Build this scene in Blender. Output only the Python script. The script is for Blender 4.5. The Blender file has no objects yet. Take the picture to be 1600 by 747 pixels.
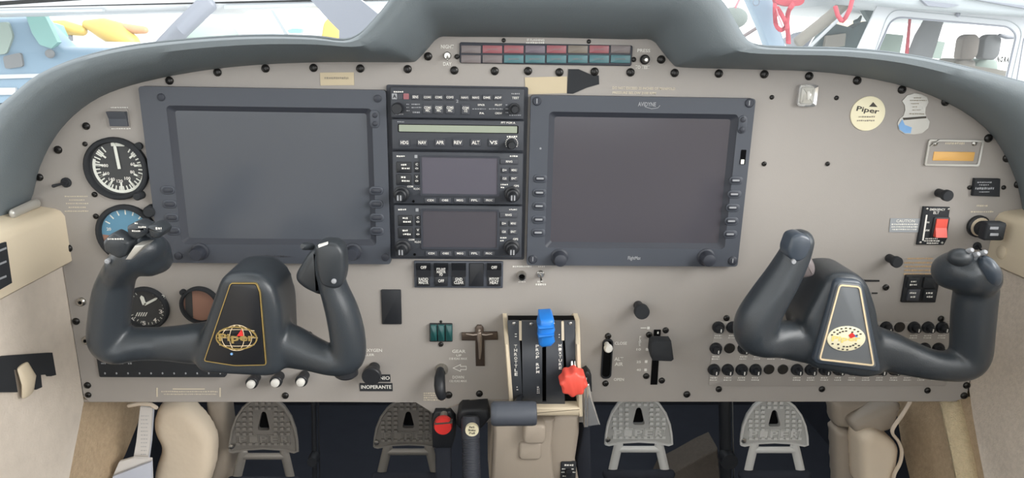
import bpy, bmesh, math, random
from mathutils import Vector, Matrix
random.seed(7)
sc = bpy.context.scene
col = sc.collection
# ---------------------------------------------------------------- camera
F = 1100.0
PITCH, YAW, ROLL = math.radians(15.69), math.radians(2.28), math.radians(1.09)
C = Vector((0.0, -0.90, 0.82))
fw = Vector((math.sin(YAW)*math.cos(PITCH), math.cos(YAW)*math.cos(PITCH), -math.sin(PITCH)))
rt0 = Vector((math.cos(YAW), -math.sin(YAW), 0)); up0 = rt0.cross(fw)
RT = math.cos(ROLL)*rt0 + math.sin(ROLL)*up0
UP = -math.sin(ROLL)*rt0 + math.cos(ROLL)*up0
cd = bpy.data.cameras.new('camera'); cam = bpy.data.objects.new('camera', cd); col.objects.link(cam)
m = Matrix((RT, UP, -fw)).transposed().to_4x4(); m.translation = C; cam.matrix_world = m
cd.sensor_width = 36; cd.lens = F/1600*36; cd.clip_start = 0.02; cd.clip_end = 200
sc.camera = cam
# ---------------------------------------------------------------- world, light, exposure
wd = bpy.data.worlds.new('overcast_sky'); sc.world = wd; wd.use_nodes = True
bg = wd.node_tree.nodes['Background']; bg.inputs[0].default_value = (0.95, 0.98, 1.0, 1); bg.inputs[1].default_value = 1.7
sd = bpy.data.lights.new('soft_daylight', 'SUN'); sd.energy = 2.2; sd.angle = math.radians(40); sd.color = (1, 0.985, 0.96)
so = bpy.data.objects.new('soft_daylight', sd); col.objects.link(so)
so.rotation_euler = Vector((-0.72, 0.52, -0.42)).to_track_quat('-Z', 'Y').to_euler()
sc.view_settings.view_transform = 'Standard'; sc.view_settings.look = 'None'
sc.view_settings.gamma = 1; sc.view_settings.use_curve_mapping = False
sc.view_settings.exposure = 0.85
# ---------------------------------------------------------------- pixel -> place
def ray(px, py): return fw + RT*((px-800)/F) + UP*((373.5-py)/F)
def W(px, py, y=0.0):
    d = ray(px, py); return C + d*((y-C.y)/d.y)
def WX(px, py, x):
    d = ray(px, py); return C + d*((x-C.x)/d.x)
def mp(px, py, y=0.0): return (W(px+1, py, y)-W(px-1, py, y)).x/2
# ---------------------------------------------------------------- materials
MATS = {}
def lin(c):
    c = c/255.0
    return c/12.92 if c <= 0.04045 else ((c+0.055)/1.055)**2.4
def mat(name, rgb, rough=0.5, metal=0.0, spec=0.5, bump=None, vary=0.0, vscale=20.0, coat=0.0, trans=0.0):
    m = bpy.data.materials.new(name); m.use_nodes = True; nt = m.node_tree; b = nt.nodes['Principled BSDF']
    c = (lin(rgb[0]), lin(rgb[1]), lin(rgb[2]), 1)
    b.inputs['Base Color'].default_value = c; b.inputs['Roughness'].default_value = rough
    b.inputs['Metallic'].default_value = metal; b.inputs['Specular IOR Level'].default_value = spec
    if coat: b.inputs['Coat Weight'].default_value = coat
    if trans: b.inputs['Transmission Weight'].default_value = trans
    tc = nt.nodes.new('ShaderNodeTexCoord')
    if vary:
        n = nt.nodes.new('ShaderNodeTexNoise'); n.inputs['Scale'].default_value = vscale; n.inputs['Detail'].default_value = 5
        nt.links.new(tc.outputs['Object'], n.inputs['Vector'])
        r = nt.nodes.new('ShaderNodeMix'); r.data_type = 'RGBA'
        r.inputs[6].default_value = tuple(v*(1-vary) for v in c[:3])+(1,)
        r.inputs[7].default_value = tuple(min(1, v*(1+vary)) for v in c[:3])+(1,)
        nt.links.new(n.outputs['Fac'], r.inputs[0]); nt.links.new(r.outputs[2], b.inputs['Base Color'])
    if bump:
        n2 = nt.nodes.new('ShaderNodeTexNoise'); n2.inputs['Scale'].default_value = bump[0]; n2.inputs['Detail'].default_value = 3
        nt.links.new(tc.outputs['Object'], n2.inputs['Vector'])
        bp = nt.nodes.new('ShaderNodeBump'); bp.inputs['Strength'].default_value = bump[1]; bp.inputs['Distance'].default_value = bump[2] if len(bump) > 2 else 0.001
        nt.links.new(n2.outputs['Fac'], bp.inputs['Height']); nt.links.new(bp.outputs[0], b.inputs['Normal'])
    MATS[name] = m; return m
mat('panel_paint', (155, 150, 145), 0.50, spec=0.3, bump=(900, 0.10), vary=0.03, vscale=6)
mat('panel_edge', (150, 141, 132), 0.6, spec=0.3)
mat('shield_vinyl', (104, 112, 116), 0.55, spec=0.35, bump=(700, 0.25), vary=0.06, vscale=8)
mat('bezel', (72, 76, 84), 0.45, spec=0.35, bump=(1500, 0.08))
mat('bezel_dark', (54, 57, 65), 0.5, spec=0.35)
mat('screen_glass', (74, 72, 78), 0.16, spec=0.35)
mat('screen_glass_cool', (80, 84, 91), 0.20, spec=0.35)
mat('radio_face', (58, 61, 67), 0.5, spec=0.35, bump=(1500, 0.08))
mat('radio_key', (66, 68, 74), 0.5, spec=0.35)
mat('radio_screen', (86, 84, 94), 0.18, spec=0.4)
mat('lcd', (146, 154, 138), 0.3, spec=0.35)
mat('black', (34, 36, 40), 0.45, spec=0.4)
mat('black_matt', (48, 50, 53), 0.75, spec=0.2)
mat('hole_black', (9, 9, 10), 0.9, spec=0.1)
mat('screw_dark', (48, 47, 46), 0.35, metal=0.6)
mat('steel', (185, 183, 178), 0.28, metal=1.0)
mat('chrome', (225, 225, 225), 0.16, metal=0.75)
mat('pedal_plate', (178, 178, 175), 0.5, metal=0.15, bump=(300, 0.2), vary=0.08)
mat('pedal_plate_shaded', (112, 108, 103), 0.5, metal=0.15, bump=(300, 0.2), vary=0.08)  # shaded copy of the tread plate for the left pedals, shade in the colour
mat('white_print', (222, 220, 214), 0.6)
mat('cream_print', (206, 196, 176), 0.6)
mat('grey_print', (150, 152, 156), 0.6)
mat('dark_print', (70, 66, 60), 0.7)
mat('mid_print', (150, 142, 126), 0.7)
mat('red_lens', (142, 84, 90), 0.35)
mat('grey_lens', (112, 104, 104), 0.35)
mat('plum_lens', (104, 94, 104), 0.35)
mat('tan_lens', (116, 108, 98), 0.35)
mat('teal_lens', (72, 112, 118), 0.35)
mat('green_lens', (34, 78, 78), 0.25)
mat('yoke_rubber', (50, 55, 60), 0.32, spec=0.5, bump=(1100, 0.22), vary=0.05, vscale=14)
mat('yoke_plastic', (50, 54, 58), 0.40, spec=0.45)
mat('yoke_key', (62, 70, 80), 0.32, spec=0.5)
mat('hub_plate', (34, 35, 38), 0.30, spec=0.4)
mat('hub_plate_worn', (106, 110, 114), 0.42, spec=0.4)
mat('gold', (188, 164, 104), 0.35, metal=0.7)
mat('gold_pale', (226, 205, 170), 0.45)
mat('emblem_cream', (236, 228, 196), 0.5)
mat('emblem_yellow', (232, 212, 128), 0.5)
mat('red', (214, 52, 48), 0.45)
mat('red_orange', (222, 84, 70), 0.45)
mat('blue_plastic', (36, 120, 206), 0.38)
mat('blue_tint', (120, 166, 214), 0.5)
mat('amber', (222, 172, 96), 0.45)
mat('cream', (206, 192, 168), 0.5, spec=0.3, bump=(500, 0.12), vary=0.03)
mat('cream_trim', (212, 198, 174), 0.5, spec=0.35, bump=(300, 0.08), vary=0.03, vscale=9)
mat('beige_plastic', (160, 149, 136), 0.5, spec=0.35, bump=(600, 0.10), vary=0.04, vscale=9)
mat('tape_cream', (192, 178, 150), 0.7, vary=0.05, vscale=40)
mat('wall_vinyl', (210, 199, 186), 0.75, spec=0.2, bump=(260, 0.6), vary=0.10, vscale=60)
mat('carpet_tan', (186, 164, 136), 0.95, spec=0.05, bump=(380, 0.7, 0.003), vary=0.22, vscale=150)
mat('carpet_lit', (214, 196, 162), 0.95, spec=0.05, bump=(380, 1.0, 0.004), vary=0.18, vscale=150)  # lit copy of the tan carpet for its turned edge, light put into the colour
mat('carpet_grey', (216, 204, 190), 0.95, spec=0.05, bump=(420, 0.5, 0.002), vary=0.18, vscale=180)
mat('leather', (222, 206, 184), 0.6, spec=0.3, bump=(30, 0.25, 0.006), vary=0.06, vscale=12)
mat('carpet_dark', (92, 86, 80), 0.95, spec=0.05, bump=(300, 0.6, 0.003), vary=0.15, vscale=120)
mat('leather_edge', (220, 204, 184), 0.6)
mat('paper', (214, 210, 206), 0.8)
mat('paper_blue', (196, 200, 212), 0.8)
mat('pedal_alu', (214, 214, 211), 0.45, metal=0.15, bump=(300, 0.2), vary=0.06)
mat('footwell', (46, 49, 57), 0.85, spec=0.2, bump=(200, 0.3), vary=0.15, vscale=30)
mat('dial_black', (52, 54, 56), 0.5)
mat('dial_white', (214, 216, 208), 0.6)
mat('dial_blue', (92, 138, 164), 0.5)
mat('dial_brown', (150, 112, 96), 0.5)
mat('bronze', (92, 80, 72), 0.38, metal=0.6)
mat('bronze_light', (150, 138, 128), 0.35, metal=0.6)
mat('quadrant_black', (58, 61, 66), 0.42, spec=0.4)
mat('dome_lens', (190, 188, 180), 0.12, spec=0.6)
mat('foil', (176, 174, 168), 0.30, metal=0.35)
mat('caution_grey', (146, 150, 154), 0.6)
mat('orange_print', (196, 166, 128), 0.6)
# outside
mat('cabin_lining', (226, 220, 208), 0.9)
mat('hangar_wall', (246, 246, 242), 0.9)
mat('hangar_floor', (196, 196, 194), 0.8, vary=0.05, vscale=2)
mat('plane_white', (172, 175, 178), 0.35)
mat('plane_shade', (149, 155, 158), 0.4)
mat('plane_blue', (111, 136, 154), 0.4)
mat('plane_cyan', (111, 158, 152), 0.3)
mat('plane_yellow', (181, 152, 74), 0.4)
mat('plane_orange', (175, 132, 96), 0.4)
mat('strut_grey', (108, 112, 121), 0.4)
mat('strut_blue', (121, 139, 154), 0.4)
mat('ribbon_red', (148, 49, 61), 0.7)
mat('ribbon_pink', (164, 111, 118), 0.7)
mat('seat_tan', (118, 111, 104), 0.8)
mat('seat_grey', (108, 110, 111), 0.8)
mat('dash_teal', (71, 86, 87), 0.6, vary=0.3, vscale=30)
mat('pale_green', (130, 145, 136), 0.5)
mat('tan_frame', (130, 126, 117), 0.5)
mat('tyre_grey', (104, 112, 108), 0.8)
mat('brown_bar', (111, 101, 101), 0.6)
def glassmat(name, tint, tr, haze):
    m = bpy.data.materials.new(name); m.use_nodes = True; nt = m.node_tree; nt.nodes.remove(nt.nodes['Principled BSDF'])
    o = nt.nodes['Material Output']; t = nt.nodes.new('ShaderNodeBsdfTransparent'); t.inputs[0].default_value = tint
    g = nt.nodes.new('ShaderNodeBsdfGlossy'); g.inputs['Roughness'].default_value = 0.03
    d = nt.nodes.new('ShaderNodeBsdfTranslucent'); d.inputs[0].default_value = (1, 1, 1, 1)
    a = nt.nodes.new('ShaderNodeMixShader'); a.inputs[0].default_value = tr; b = nt.nodes.new('ShaderNodeMixShader'); b.inputs[0].default_value = haze
    nt.links.new(t.outputs[0], a.inputs[1]); nt.links.new(g.outputs[0], a.inputs[2])
    nt.links.new(a.outputs[0], b.inputs[1]); nt.links.new(d.outputs[0], b.inputs[2]); nt.links.new(b.outputs[0], o.inputs['Surface'])
    MATS[name] = m
glassmat('windshield_glass', (0.97, 0.985, 0.99, 1), 0.03, 0.035)
glassmat('clear_glass', (0.97, 0.98, 0.98, 1), 0.05, 0.02)
# ---------------------------------------------------------------- building kit
def root_off(p):
    v = Vector((0, 0, 0))
    while p is not None:
        v += p.location; p = p.parent
    return v
def tag(o, label=None, cat=None, group=None, kind=None):
    if label: o['label'] = label
    if cat: o['category'] = cat
    if group: o['group'] = group
    if kind: o['kind'] = kind
    return o
def thing(name, label, cat, loc=(0, 0, 0), group=None, kind=None):
    o = bpy.data.objects.new(name, None); col.objects.link(o); o.location = loc; o.empty_display_size = 0.02
    return tag(o, label, cat, group, kind)
def link(name, me, parent=None, loc=None):
    o = bpy.data.objects.new(name, me); col.objects.link(o)
    if parent is not None: o.parent = parent
    if loc is not None: o.location = Vector(loc)-root_off(parent)
    return o
class MB:
    def __init__(s): s.v = []; s.f = []
    def add(s, vs, fs):
        b = len(s.v); s.v += [tuple(v) for v in vs]; s.f += [tuple(i+b for i in f) for f in fs]; return s
    def prism(s, pts, y0, y1, bev=0.0):
        # pts: (x,z) outline; y0 rear, y1 front (nearer the viewer)
        n = len(pts)
        a = sum(pts[i][0]*pts[(i+1) % n][1]-pts[(i+1) % n][0]*pts[i][1] for i in range(n))
        if a < 0: pts = pts[::-1]
        rings = [(pts, y0)]
        if bev > 0:
            rings += [(pts, y1+bev), (inset(pts, bev*0.35), y1+bev*0.35), (inset(pts, bev), y1)]
        else: rings += [(pts, y1)]
        vs = [Vector((p[0], y, p[1])) for r, y in rings for p in r]; fs = []
        for k in range(len(rings)-1):
            for i in range(n):
                j = (i+1) % n; fs.append((k*n+i, k*n+j, (k+1)*n+j, (k+1)*n+i))
        fs.append(tuple(range(n-1, -1, -1))); fs.append(tuple((len(rings)-1)*n+i for i in range(n)))
        return s.add(vs, fs)
    def ring(s, outer, inner, y0, y1, y1in=None):
        n = len(outer); y1in = y1 if y1in is None else y1in
        vs = [Vector((p[0], y, p[1])) for L, y in ((outer, y0), (outer, y1), (inner, y1in), (inner, y0)) for p in L]; fs = []
        for k in range(4):
            q = (k+1) % 4
            for i in range(n):
                j = (i+1) % n; fs.append((k*n+i, k*n+j, q*n+j, q*n+i))
        return s.add(vs, fs)
    def box(s, c, d, bev=0.0):
        x, y, z = d[0]/2, d[1]/2, d[2]/2; c = Vector(c)
        return s.prism(rr(c.x-x, c.z-z, c.x+x, c.z+z, min(bev, x, z)*1.0, 2) if bev else [(c.x-x, c.z-z), (c.x+x, c.z-z), (c.x+x, c.z+z), (c.x-x, c.z+z)], c.y+y, c.y-y, bev)
    def lathe(s, c, axis, prof, seg=20):
        axis = Vector(axis).normalized(); a = axis.orthogonal().normalized(); b = axis.cross(a); c = Vector(c)
        vs = []; fs = []; rows = len(prof)
        for r, h in prof:
            for i in range(seg):
                t = 2*math.pi*i/seg; vs.append(c+axis*h+(a*math.cos(t)+b*math.sin(t))*max(r, 1e-5))
        for k in range(rows-1):
            for i in range(seg):
                j = (i+1) % seg; fs.append((k*seg+i, k*seg+j, (k+1)*seg+j, (k+1)*seg+i))
        fs.append(tuple(range(seg-1, -1, -1))); fs.append(tuple((rows-1)*seg+i for i in range(seg)))
        return s.add(vs, fs)
    def sweep(s, path, rads, seg=14, ref=(0, 1, 0), caps=True, rnd=True):
        path = [Vector(p) for p in path]; rads = [(r, r) if not isinstance(r, (tuple, list)) else r for r in rads]; ref = Vector(ref)
        T = []
        for i in range(len(path)):
            t = path[min(i+1, len(path)-1)]-path[max(i-1, 0)]; T.append(t.normalized())
        P = list(zip(path, rads, T))
        if rnd:
            def cap(p, r, t, sg):
                o = []
                for q in (0.35, 0.7, 0.93):
                    k = math.sqrt(1-q*q); o.append((p+t*sg*min(r)*q, (r[0]*k, r[1]*k), t))
                return o
            P = cap(*P[0], -1)[::-1]+P+cap(*P[-1], 1)
        vs = []; fs = []
        for p, r, t in P:
            n = t.cross(ref)
            if n.length < 1e-4: n = t.orthogonal()
            n.normalize(); b = n.cross(t).normalized()
            for i in range(seg):
                th = 2*math.pi*i/seg; vs.append(p+n*math.cos(th)*r[0]+b*math.sin(th)*r[1])
        for k in range(len(P)-1):
            for i in range(seg):
                j = (i+1) % seg; fs.append((k*seg+i, k*seg+j, (k+1)*seg+j, (k+1)*seg+i))
        if caps:
            fs.append(tuple(range(seg-1, -1, -1))); fs.append(tuple((len(P)-1)*seg+i for i in range(seg)))
        return s.add(vs, fs)
    def ball(s, c, r, rot=None, seg=16, rows=10):
        c = Vector(c); vs = []; fs = []; R = rot or Matrix.Identity(3)
        for k in range(rows+1):
            ph = math.pi*k/rows
            for i in range(seg):
                t = 2*math.pi*i/seg
                vs.append(c+R@Vector((r[0]*math.sin(ph)*math.cos(t), r[1]*math.sin(ph)*math.sin(t), r[2]*math.cos(ph))))
        for k in range(rows):
            for i in range(seg):
                j = (i+1) % seg; fs.append((k*seg+i, (k+1)*seg+i, (k+1)*seg+j, k*seg+j))
        return s.add(vs, fs)
    def mesh(s, name, m, off=Vector((0, 0, 0)), smooth=True, ang=38):
        me = bpy.data.meshes.new(name); me.from_pydata([tuple(Vector(v)-off) for v in s.v], [], s.f)
        bm = bmesh.new(); bm.from_mesh(me); bmesh.ops.remove_doubles(bm, verts=bm.verts, dist=1e-6)
        bmesh.ops.recalc_face_normals(bm, faces=bm.faces); bm.to_mesh(me); bm.free()
        if smooth:
            me.polygons.foreach_set('use_smooth', [True]*len(me.polygons)); me.set_sharp_from_angle(angle=math.radians(ang))
        me.materials.append(MATS[m]); me.update(); return me
    def build(s, name, m, parent=None, smooth=True, ang=38):
        if parent is None:
            # put the origin at the base centre
            xs = [v[0] for v in s.v]; ys = [v[1] for v in s.v]; zs = [v[2] for v in s.v]
            o = Vector(((min(xs)+max(xs))/2, (min(ys)+max(ys))/2, min(zs)))
            ob = link(name, s.mesh(name, m, o, smooth, ang)); ob.location = o; return ob
        return link(name, s.mesh(name, m, root_off(parent), smooth, ang), parent)
    def blob(s, name, m, parent, vox=0.003, it=6):
        me = s.mesh(name+'_raw', m, Vector((0, 0, 0)), False)
        t = bpy.data.objects.new('t', me); col.objects.link(t)
        r = t.modifiers.new('r', 'REMESH'); r.mode = 'VOXEL'; r.voxel_size = vox
        sm = t.modifiers.new('s', 'SMOOTH'); sm.factor = 0.5; sm.iterations = it
        dg = bpy.context.evaluated_depsgraph_get(); new = bpy.data.meshes.new_from_object(t.evaluated_get(dg))
        bpy.data.objects.remove(t); bpy.data.meshes.remove(me)
        new.name = name; new.transform(Matrix.Translation(-root_off(parent)) if parent is not None else Matrix.Identity(4))
        new.polygons.foreach_set('use_smooth', [True]*len(new.polygons))
        if not new.materials: new.materials.append(MATS[m])
        return link(name, new, parent)
def inset(pts, d):
    n = len(pts); out = []
    for i in range(n):
        a, b, c = Vector(pts[i-1]), Vector(pts[i]), Vector(pts[(i+1) % n])
        e1 = (b-a); e2 = (c-b)
        if e1.length < 1e-9 or e2.length < 1e-9: out.append(tuple(b)); continue
        e1.normalize(); e2.normalize(); n1 = Vector((-e1.y, e1.x)); n2 = Vector((-e2.y, e2.x)); q = n1+n2
        if q.length < 1e-6: out.append(tuple(b)); continue
        q.normalize(); k = max(0.5, q.dot(n1)); out.append(tuple(b+q*d/k))
    return out
def rr(x0, z0, x1, z1, r, k=4):
    if x0 > x1: x0, x1 = x1, x0
    if z0 > z1: z0, z1 = z1, z0
    r = min(r, (x1-x0)/2*0.999, (z1-z0)/2*0.999); o = []
    for cx, cz, a in ((x1-r, z0+r, -90), (x1-r, z1-r, 0), (x0+r, z1-r, 90), (x0+r, z0+r, 180)):
        for i in range(k+1):
            t = math.radians(a+90*i/k); o.append((cx+r*math.cos(t), cz+r*math.sin(t)))
    return o
def rect(x0, y0, x1, y1, y=0.0):
    """pixel box -> true rectangle standing on plane y: (x0,z0,x1,z1)"""
    xm, ym = (x0+x1)/2, (y0+y1)/2
    return W(x0, ym, y).x, W(xm, y1, y).z, W(x1, ym, y).x, W(xm, y0, y).z
def rrp(x0, y0, x1, y1, rpx, y=0.0, k=4):
    a = rect(x0, y0, x1, y1, y); return rr(a[0], a[1], a[2], a[3], rpx*mp((x0+x1)/2, (y0+y1)/2, y), k)
def poly(pts, y=0.0): return [(W(p[0], p[1], y).x, W(p[0], p[1], y).z) for p in pts]
def ell(px, py, rx, ry, y=0.0, n=28, rot=0.0):
    c = W(px, py, y); k = mp(px, py, y); o = []
    for i in range(n):
        t = 2*math.pi*i/n; a, b = rx*k*math.cos(t), ry*k*math.sin(t)
        o.append((c.x+a*math.cos(rot)-b*math.sin(rot), c.z+a*math.sin(rot)+b*math.cos(rot)))
    return o
def star_ring(outer, inner, c, n=48):
    def cast(P, t):
        d = Vector((math.cos(t), math.sin(t))); best = None
        for i in range(len(P)):
            a = Vector(P[i])-Vector(c); b = Vector(P[(i+1) % len(P)])-Vector(c); e = b-a
            den = d.x*e.y-d.y*e.x
            if abs(den) < 1e-12: continue
            u = (a.x*e.y-a.y*e.x)/den; v = (a.x*d.y-a.y*d.x)/den
            if u > 0 and -1e-6 <= v <= 1+1e-6 and (best is None or u > best): best = u
        return (c[0]+d.x*(best or 1e-3), c[1]+d.y*(best or 1e-3))
    ts = sorted([2*math.pi*i/n for i in range(n)]+[math.atan2(p[1]-c[1], p[0]-c[0]) % (2*math.pi) for p in list(outer)+list(inner)])
    return [cast(outer, t) for t in ts], [cast(inner, t) for t in ts]
def crom(pts, n=5):
    o = []
    for i in range(len(pts)-1):
        p0, p1, p2, p3 = pts[max(i-1, 0)], pts[i], pts[i+1], pts[min(i+2, len(pts)-1)]
        for k in range(n):
            t = k/n
            o.append(tuple(0.5*(2*b+(c-a)*t+(2*a-5*b+4*c-d)*t*t+(3*b-a-3*c+d)*t**3) for a, b, c, d in zip(p0, p1, p2, p3)))
    o.append(tuple(pts[-1])); return o
_tc = {}
def tmesh(s, mname, bold=0.018):
    if (s, mname) in _tc: return _tc[(s, mname)]
    cu = bpy.data.curves.new('t', 'FONT'); cu.body = s; cu.resolution_u = 2; cu.offset = bold; cu.align_x = 'CENTER'; cu.space_line = 0.78
    t = bpy.data.objects.new('t', cu); me = bpy.data.meshes.new_from_object(t)
    bpy.data.objects.remove(t); bpy.data.curves.remove(cu)
    xs = [v.co.x for v in me.vertices]; ys = [v.co.y for v in me.vertices]
    cx, cy, w, h = (min(xs)+max(xs))/2, (min(ys)+max(ys))/2, max(xs)-min(xs), max(ys)-min(ys)
    for v in me.vertices: v.co = ((v.co.x-cx)/w, 0, (v.co.y-cy)/h)
    me.materials.clear(); me.materials.append(MATS[mname]); me.name = 'lettering'; _tc[(s, mname)] = me; return me
def text(s, px, py, w, h, parent, y=0.0, m='white_print', rot=0.0, name='lettering', bold=0.018):
    k = mp(px, py, y); o = link(name, tmesh(s, m, bold), parent, W(px, py, y-0.0004)); o.scale = (w*k, 1, h*k); o.rotation_euler = (0, -rot, 0); return o
def strokes(lines, parent, y=0.0, m='white_print', name='lettering'):
    """tiny print too small to read: short word-like bars; lines = (x0,y,x1,h)"""
    b = MB()
    for x0, py, x1, h in lines:
        x = x0
        while x < x1-0.8:
            w = min(random.uniform(1.2, 3.4), x1-x); a = rect(x, py-h/2*random.uniform(.6, 1), x+w, py+h/2*random.uniform(.6, 1), y-0.0004)
            b.add([(a[0], y-0.0004, a[1]), (a[2], y-0.0004, a[1]), (a[2], y-0.0004, a[3]), (a[0], y-0.0004, a[3])], [(0, 1, 2, 3)])
            x += w+random.uniform(0.5, 1.2)
    return b.build(name, m, parent, False)
def knob(px, py, prof, m, name, parent, y=0.0, axis=(0, -1, 0), seg=20, ang=38):
    """prof: list of (radius px, height m) along the axis out of the panel"""
    k = mp(px, py, y); return MB().lathe(W(px, py, y), axis, [(r*k, h) for r, h in prof], seg).build(name, m, parent, ang=ang)
SCREW = None
def screw(px, py, r, parent, y=0.0, m='screw_dark', name='screw'):
    global SCREW
    if SCREW is None: SCREW = {}
    if m not in SCREW:
        b = MB().lathe((0, 0, 0), (0, -1, 0), [(1, 0), (1, .25), (.82, .5), (.42, .62), (.34, .3), (.0, .3)], 12); SCREW[m] = b.mesh('screw', m)
    o = link(name, SCREW[m], parent, W(px, py, y)); s = r*mp(px, py, y); o.scale = (s, s, s); return o
# ================================================================ SETTING
XL = W(131, 627).x; XR = W(1514, 606).x
INNER = [(36,372),(40,335),(52,300),(62,260),(85,215),(115,180),(155,152),(205,133),(270,118),(340,107),(420,100),(510,97),(590,97),(640,97),(652,93),(668,76),(686,58),(720,57),(850,58),(980,61),(1018,62),(1035,80),(1052,100),(1065,105),(1120,107),(1200,109),(1300,114),(1400,131),(1480,160),(1540,200),(1572,245),(1592,295),(1600,340),(1604,385)]
OUTER = [(-75,320),(-60,260),(-40,210),(-15,178),(20,147),(60,116),(120,92),(190,75),(270,65),(350,59),(420,57),(490,59),(535,64),(560,55),(580,36),(604,8),(640,-35),(700,-42),(870,-45),(1040,-40),(1098,-25),(1132,5),(1152,38),(1168,62),(1190,73),(1240,76),(1330,78),(1420,87),(1500,103),(1570,121),(1640,140),(1700,165),(1740,200),(1765,260)]
bot = W(700, 627).z
# floor, firewall
fl = MB().box((0.04, -0.7, -0.01), (1.42, 2.6, 0.02)).build('floor', 'footwell', None, False); tag(fl, kind='structure')
wf = MB().box((0.04, 0.59, 0.34), (1.50, 0.02, 0.68)).build('wall_front', 'footwell', None, False); tag(wf, kind='structure')
# near side walls, their edge falling back towards the viewer below the panel
def side_wall(name, x, sg, edge, top):
    b = MB(); pts = [WX(px, py, x) for px, py in edge]
    yz = [(0.004, top)]+[(min(p.y, 0.004), p.z) for p in pts]+[(pts[-1].y-0.05, 0.0), (-2.0, 0.0), (-2.0, top)]
    n = len(yz); vs = [(x, y, z) for y, z in yz]+[(x+sg*0.03, y, z) for y, z in yz]
    fs = [tuple(range(n)), tuple(range(2*n-1, n-1, -1))]+[(i, (i+1) % n, n+(i+1) % n, n+i) for i in range(n)]
    o = b.add(vs, fs).build(name, 'wall_vinyl' if sg < 0 else 'carpet_grey', None, False); tag(o, kind='structure'); return o
ltop = W(95, 326).z
side_wall('wall_left', XL, -1, [(131, 627), (124, 665), (116, 705), (108, 747)], ltop-0.02)
rtop = W(1565, 329).z
side_wall('wall_right', XR, 1, [(1514, 606), (1520, 650), (1529, 700), (1538, 747)], rtop-0.02)
def trim(name, x, sg, tpx, bpx, m):
    zt, zb = W(*tpx).z, W(*bpx).z
    y0, y1 = 0.0, -2.0; t = 0.014; prof = [(0, zb), (-sg*t*0.6, zb), (-sg*t, zb+0.004), (-sg*t, zt-0.010), (-sg*t*0.7, zt-0.003), (-sg*t*0.2, zt), (sg*0.035, zt+0.006), (sg*0.035, zb)]
    n = len(prof); vs = [(x+a, y, z) for y in (y0, y0-0.006, y1) for a, z in prof]
    fs = [tuple(range(n)), tuple(range(3*n-1, 2*n-1, -1))]
    for k in range(2):
        for i in range(n): j = (i+1) % n; fs.append((k*n+i, k*n+j, (k+1)*n+j, (k+1)*n+i))
    return tag(MB().add(vs, fs).build(name, m, None), kind='structure')
trim('trim_1', XL, -1, (93, 326), (99, 412), 'cream_trim')
trim('trim_2', XR, 1, (1567, 330), (1552, 412), 'cream_trim')
# carpeted side walls of the footwell, in front of (beyond) the panel
def footwall(name, x, pts, m, sg, t=0.02):
    P = [WX(px, py, x) for px, py in pts]; n = len(P)
    vs = [tuple(p) for p in P]+[(p.x+sg*t, p.y, p.z) for p in P]
    fs = [tuple(range(n)), tuple(range(2*n-1, n-1, -1))]+[(i, (i+1) % n, n+(i+1) % n, n+i) for i in range(n)]
    return MB().add(vs, fs).build(name, m, None, False)
tag(footwall('wall_footwell_left', XL-0.010, [(125, 618), (228, 618), (214, 665), (196, 710), (172, 757), (100, 757), (108, 700)], 'carpet_tan', -1), kind='structure')
tag(footwall('wall_footwell_right', XR+0.010, [(1398, 620), (1516, 620), (1532, 690), (1546, 757), (1424, 757), (1408, 690)], 'carpet_tan', 1), kind='structure')
b = MB(); e = [WX(px, py, XR+0.008) for px, py in [(1484, 612), (1492, 640), (1500, 675), (1508, 710), (1516, 752)]]
b.sweep([(p.x+0.004, p.y, p.z) for p in e], [(0.016, 0.024)]*5, 12, ref=(1, 0, 0)); tag(b.build('trim_3', 'carpet_lit', None), kind='structure')
for nm, x, sg in (('wall_kick_left', XL-0.036, -1), ('wall_kick_right', XR+0.036, 1)):
    tag(MB().box((x+sg*0.01, 0.262, 0.35), (0.02, 0.64, 0.70)).build(nm, 'footwell', None, False), kind='structure')
# unseen cabin around the viewer: roof, rear bulkhead, window walls, added to shape light
tag(MB().box((0.04, -1.06, 1.33), (1.56, 1.9, 0.03)).build('ceiling', 'cabin_lining', None, False), kind='structure')
tag(MB().box((0.04, -2.02, 0.25), (1.56, 0.03, 0.50)).build('wall_rear', 'cabin_lining', None, False), kind='structure')
def window_wall(name, x, z0, hole, sg):
    o4 = [(-2.0, z0), (-0.22, z0), (-0.22, 1.315), (-2.0, 1.315)]; (a, b_), (c_, d_) = hole; i4 = [(a, b_), (c_, b_), (c_, d_), (a, d_)]
    vs = [(x, y, z) for y, z in o4+i4]+[(x+sg*0.03, y, z) for y, z in o4+i4]; fs = []
    for i in range(4):
        j = (i+1) % 4; fs += [(i, j, 4+j, 4+i), (8+i, 8+j, 12+j, 12+i), (i, j, 8+j, 8+i), (4+i, 4+j, 12+j, 12+i)]
    tag(MB().add(vs, fs).build(name, 'cabin_lining', None, False), kind='structure')
window_wall('wall_left_upper', XL-0.036, ltop+0.008, ((-1.75, 0.68), (-0.26, 1.26)), -1)
window_wall('wall_right_upper', XR+0.036, rtop+0.008, ((-1.75, 0.68), (-0.26, 1.26)), 1)
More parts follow.
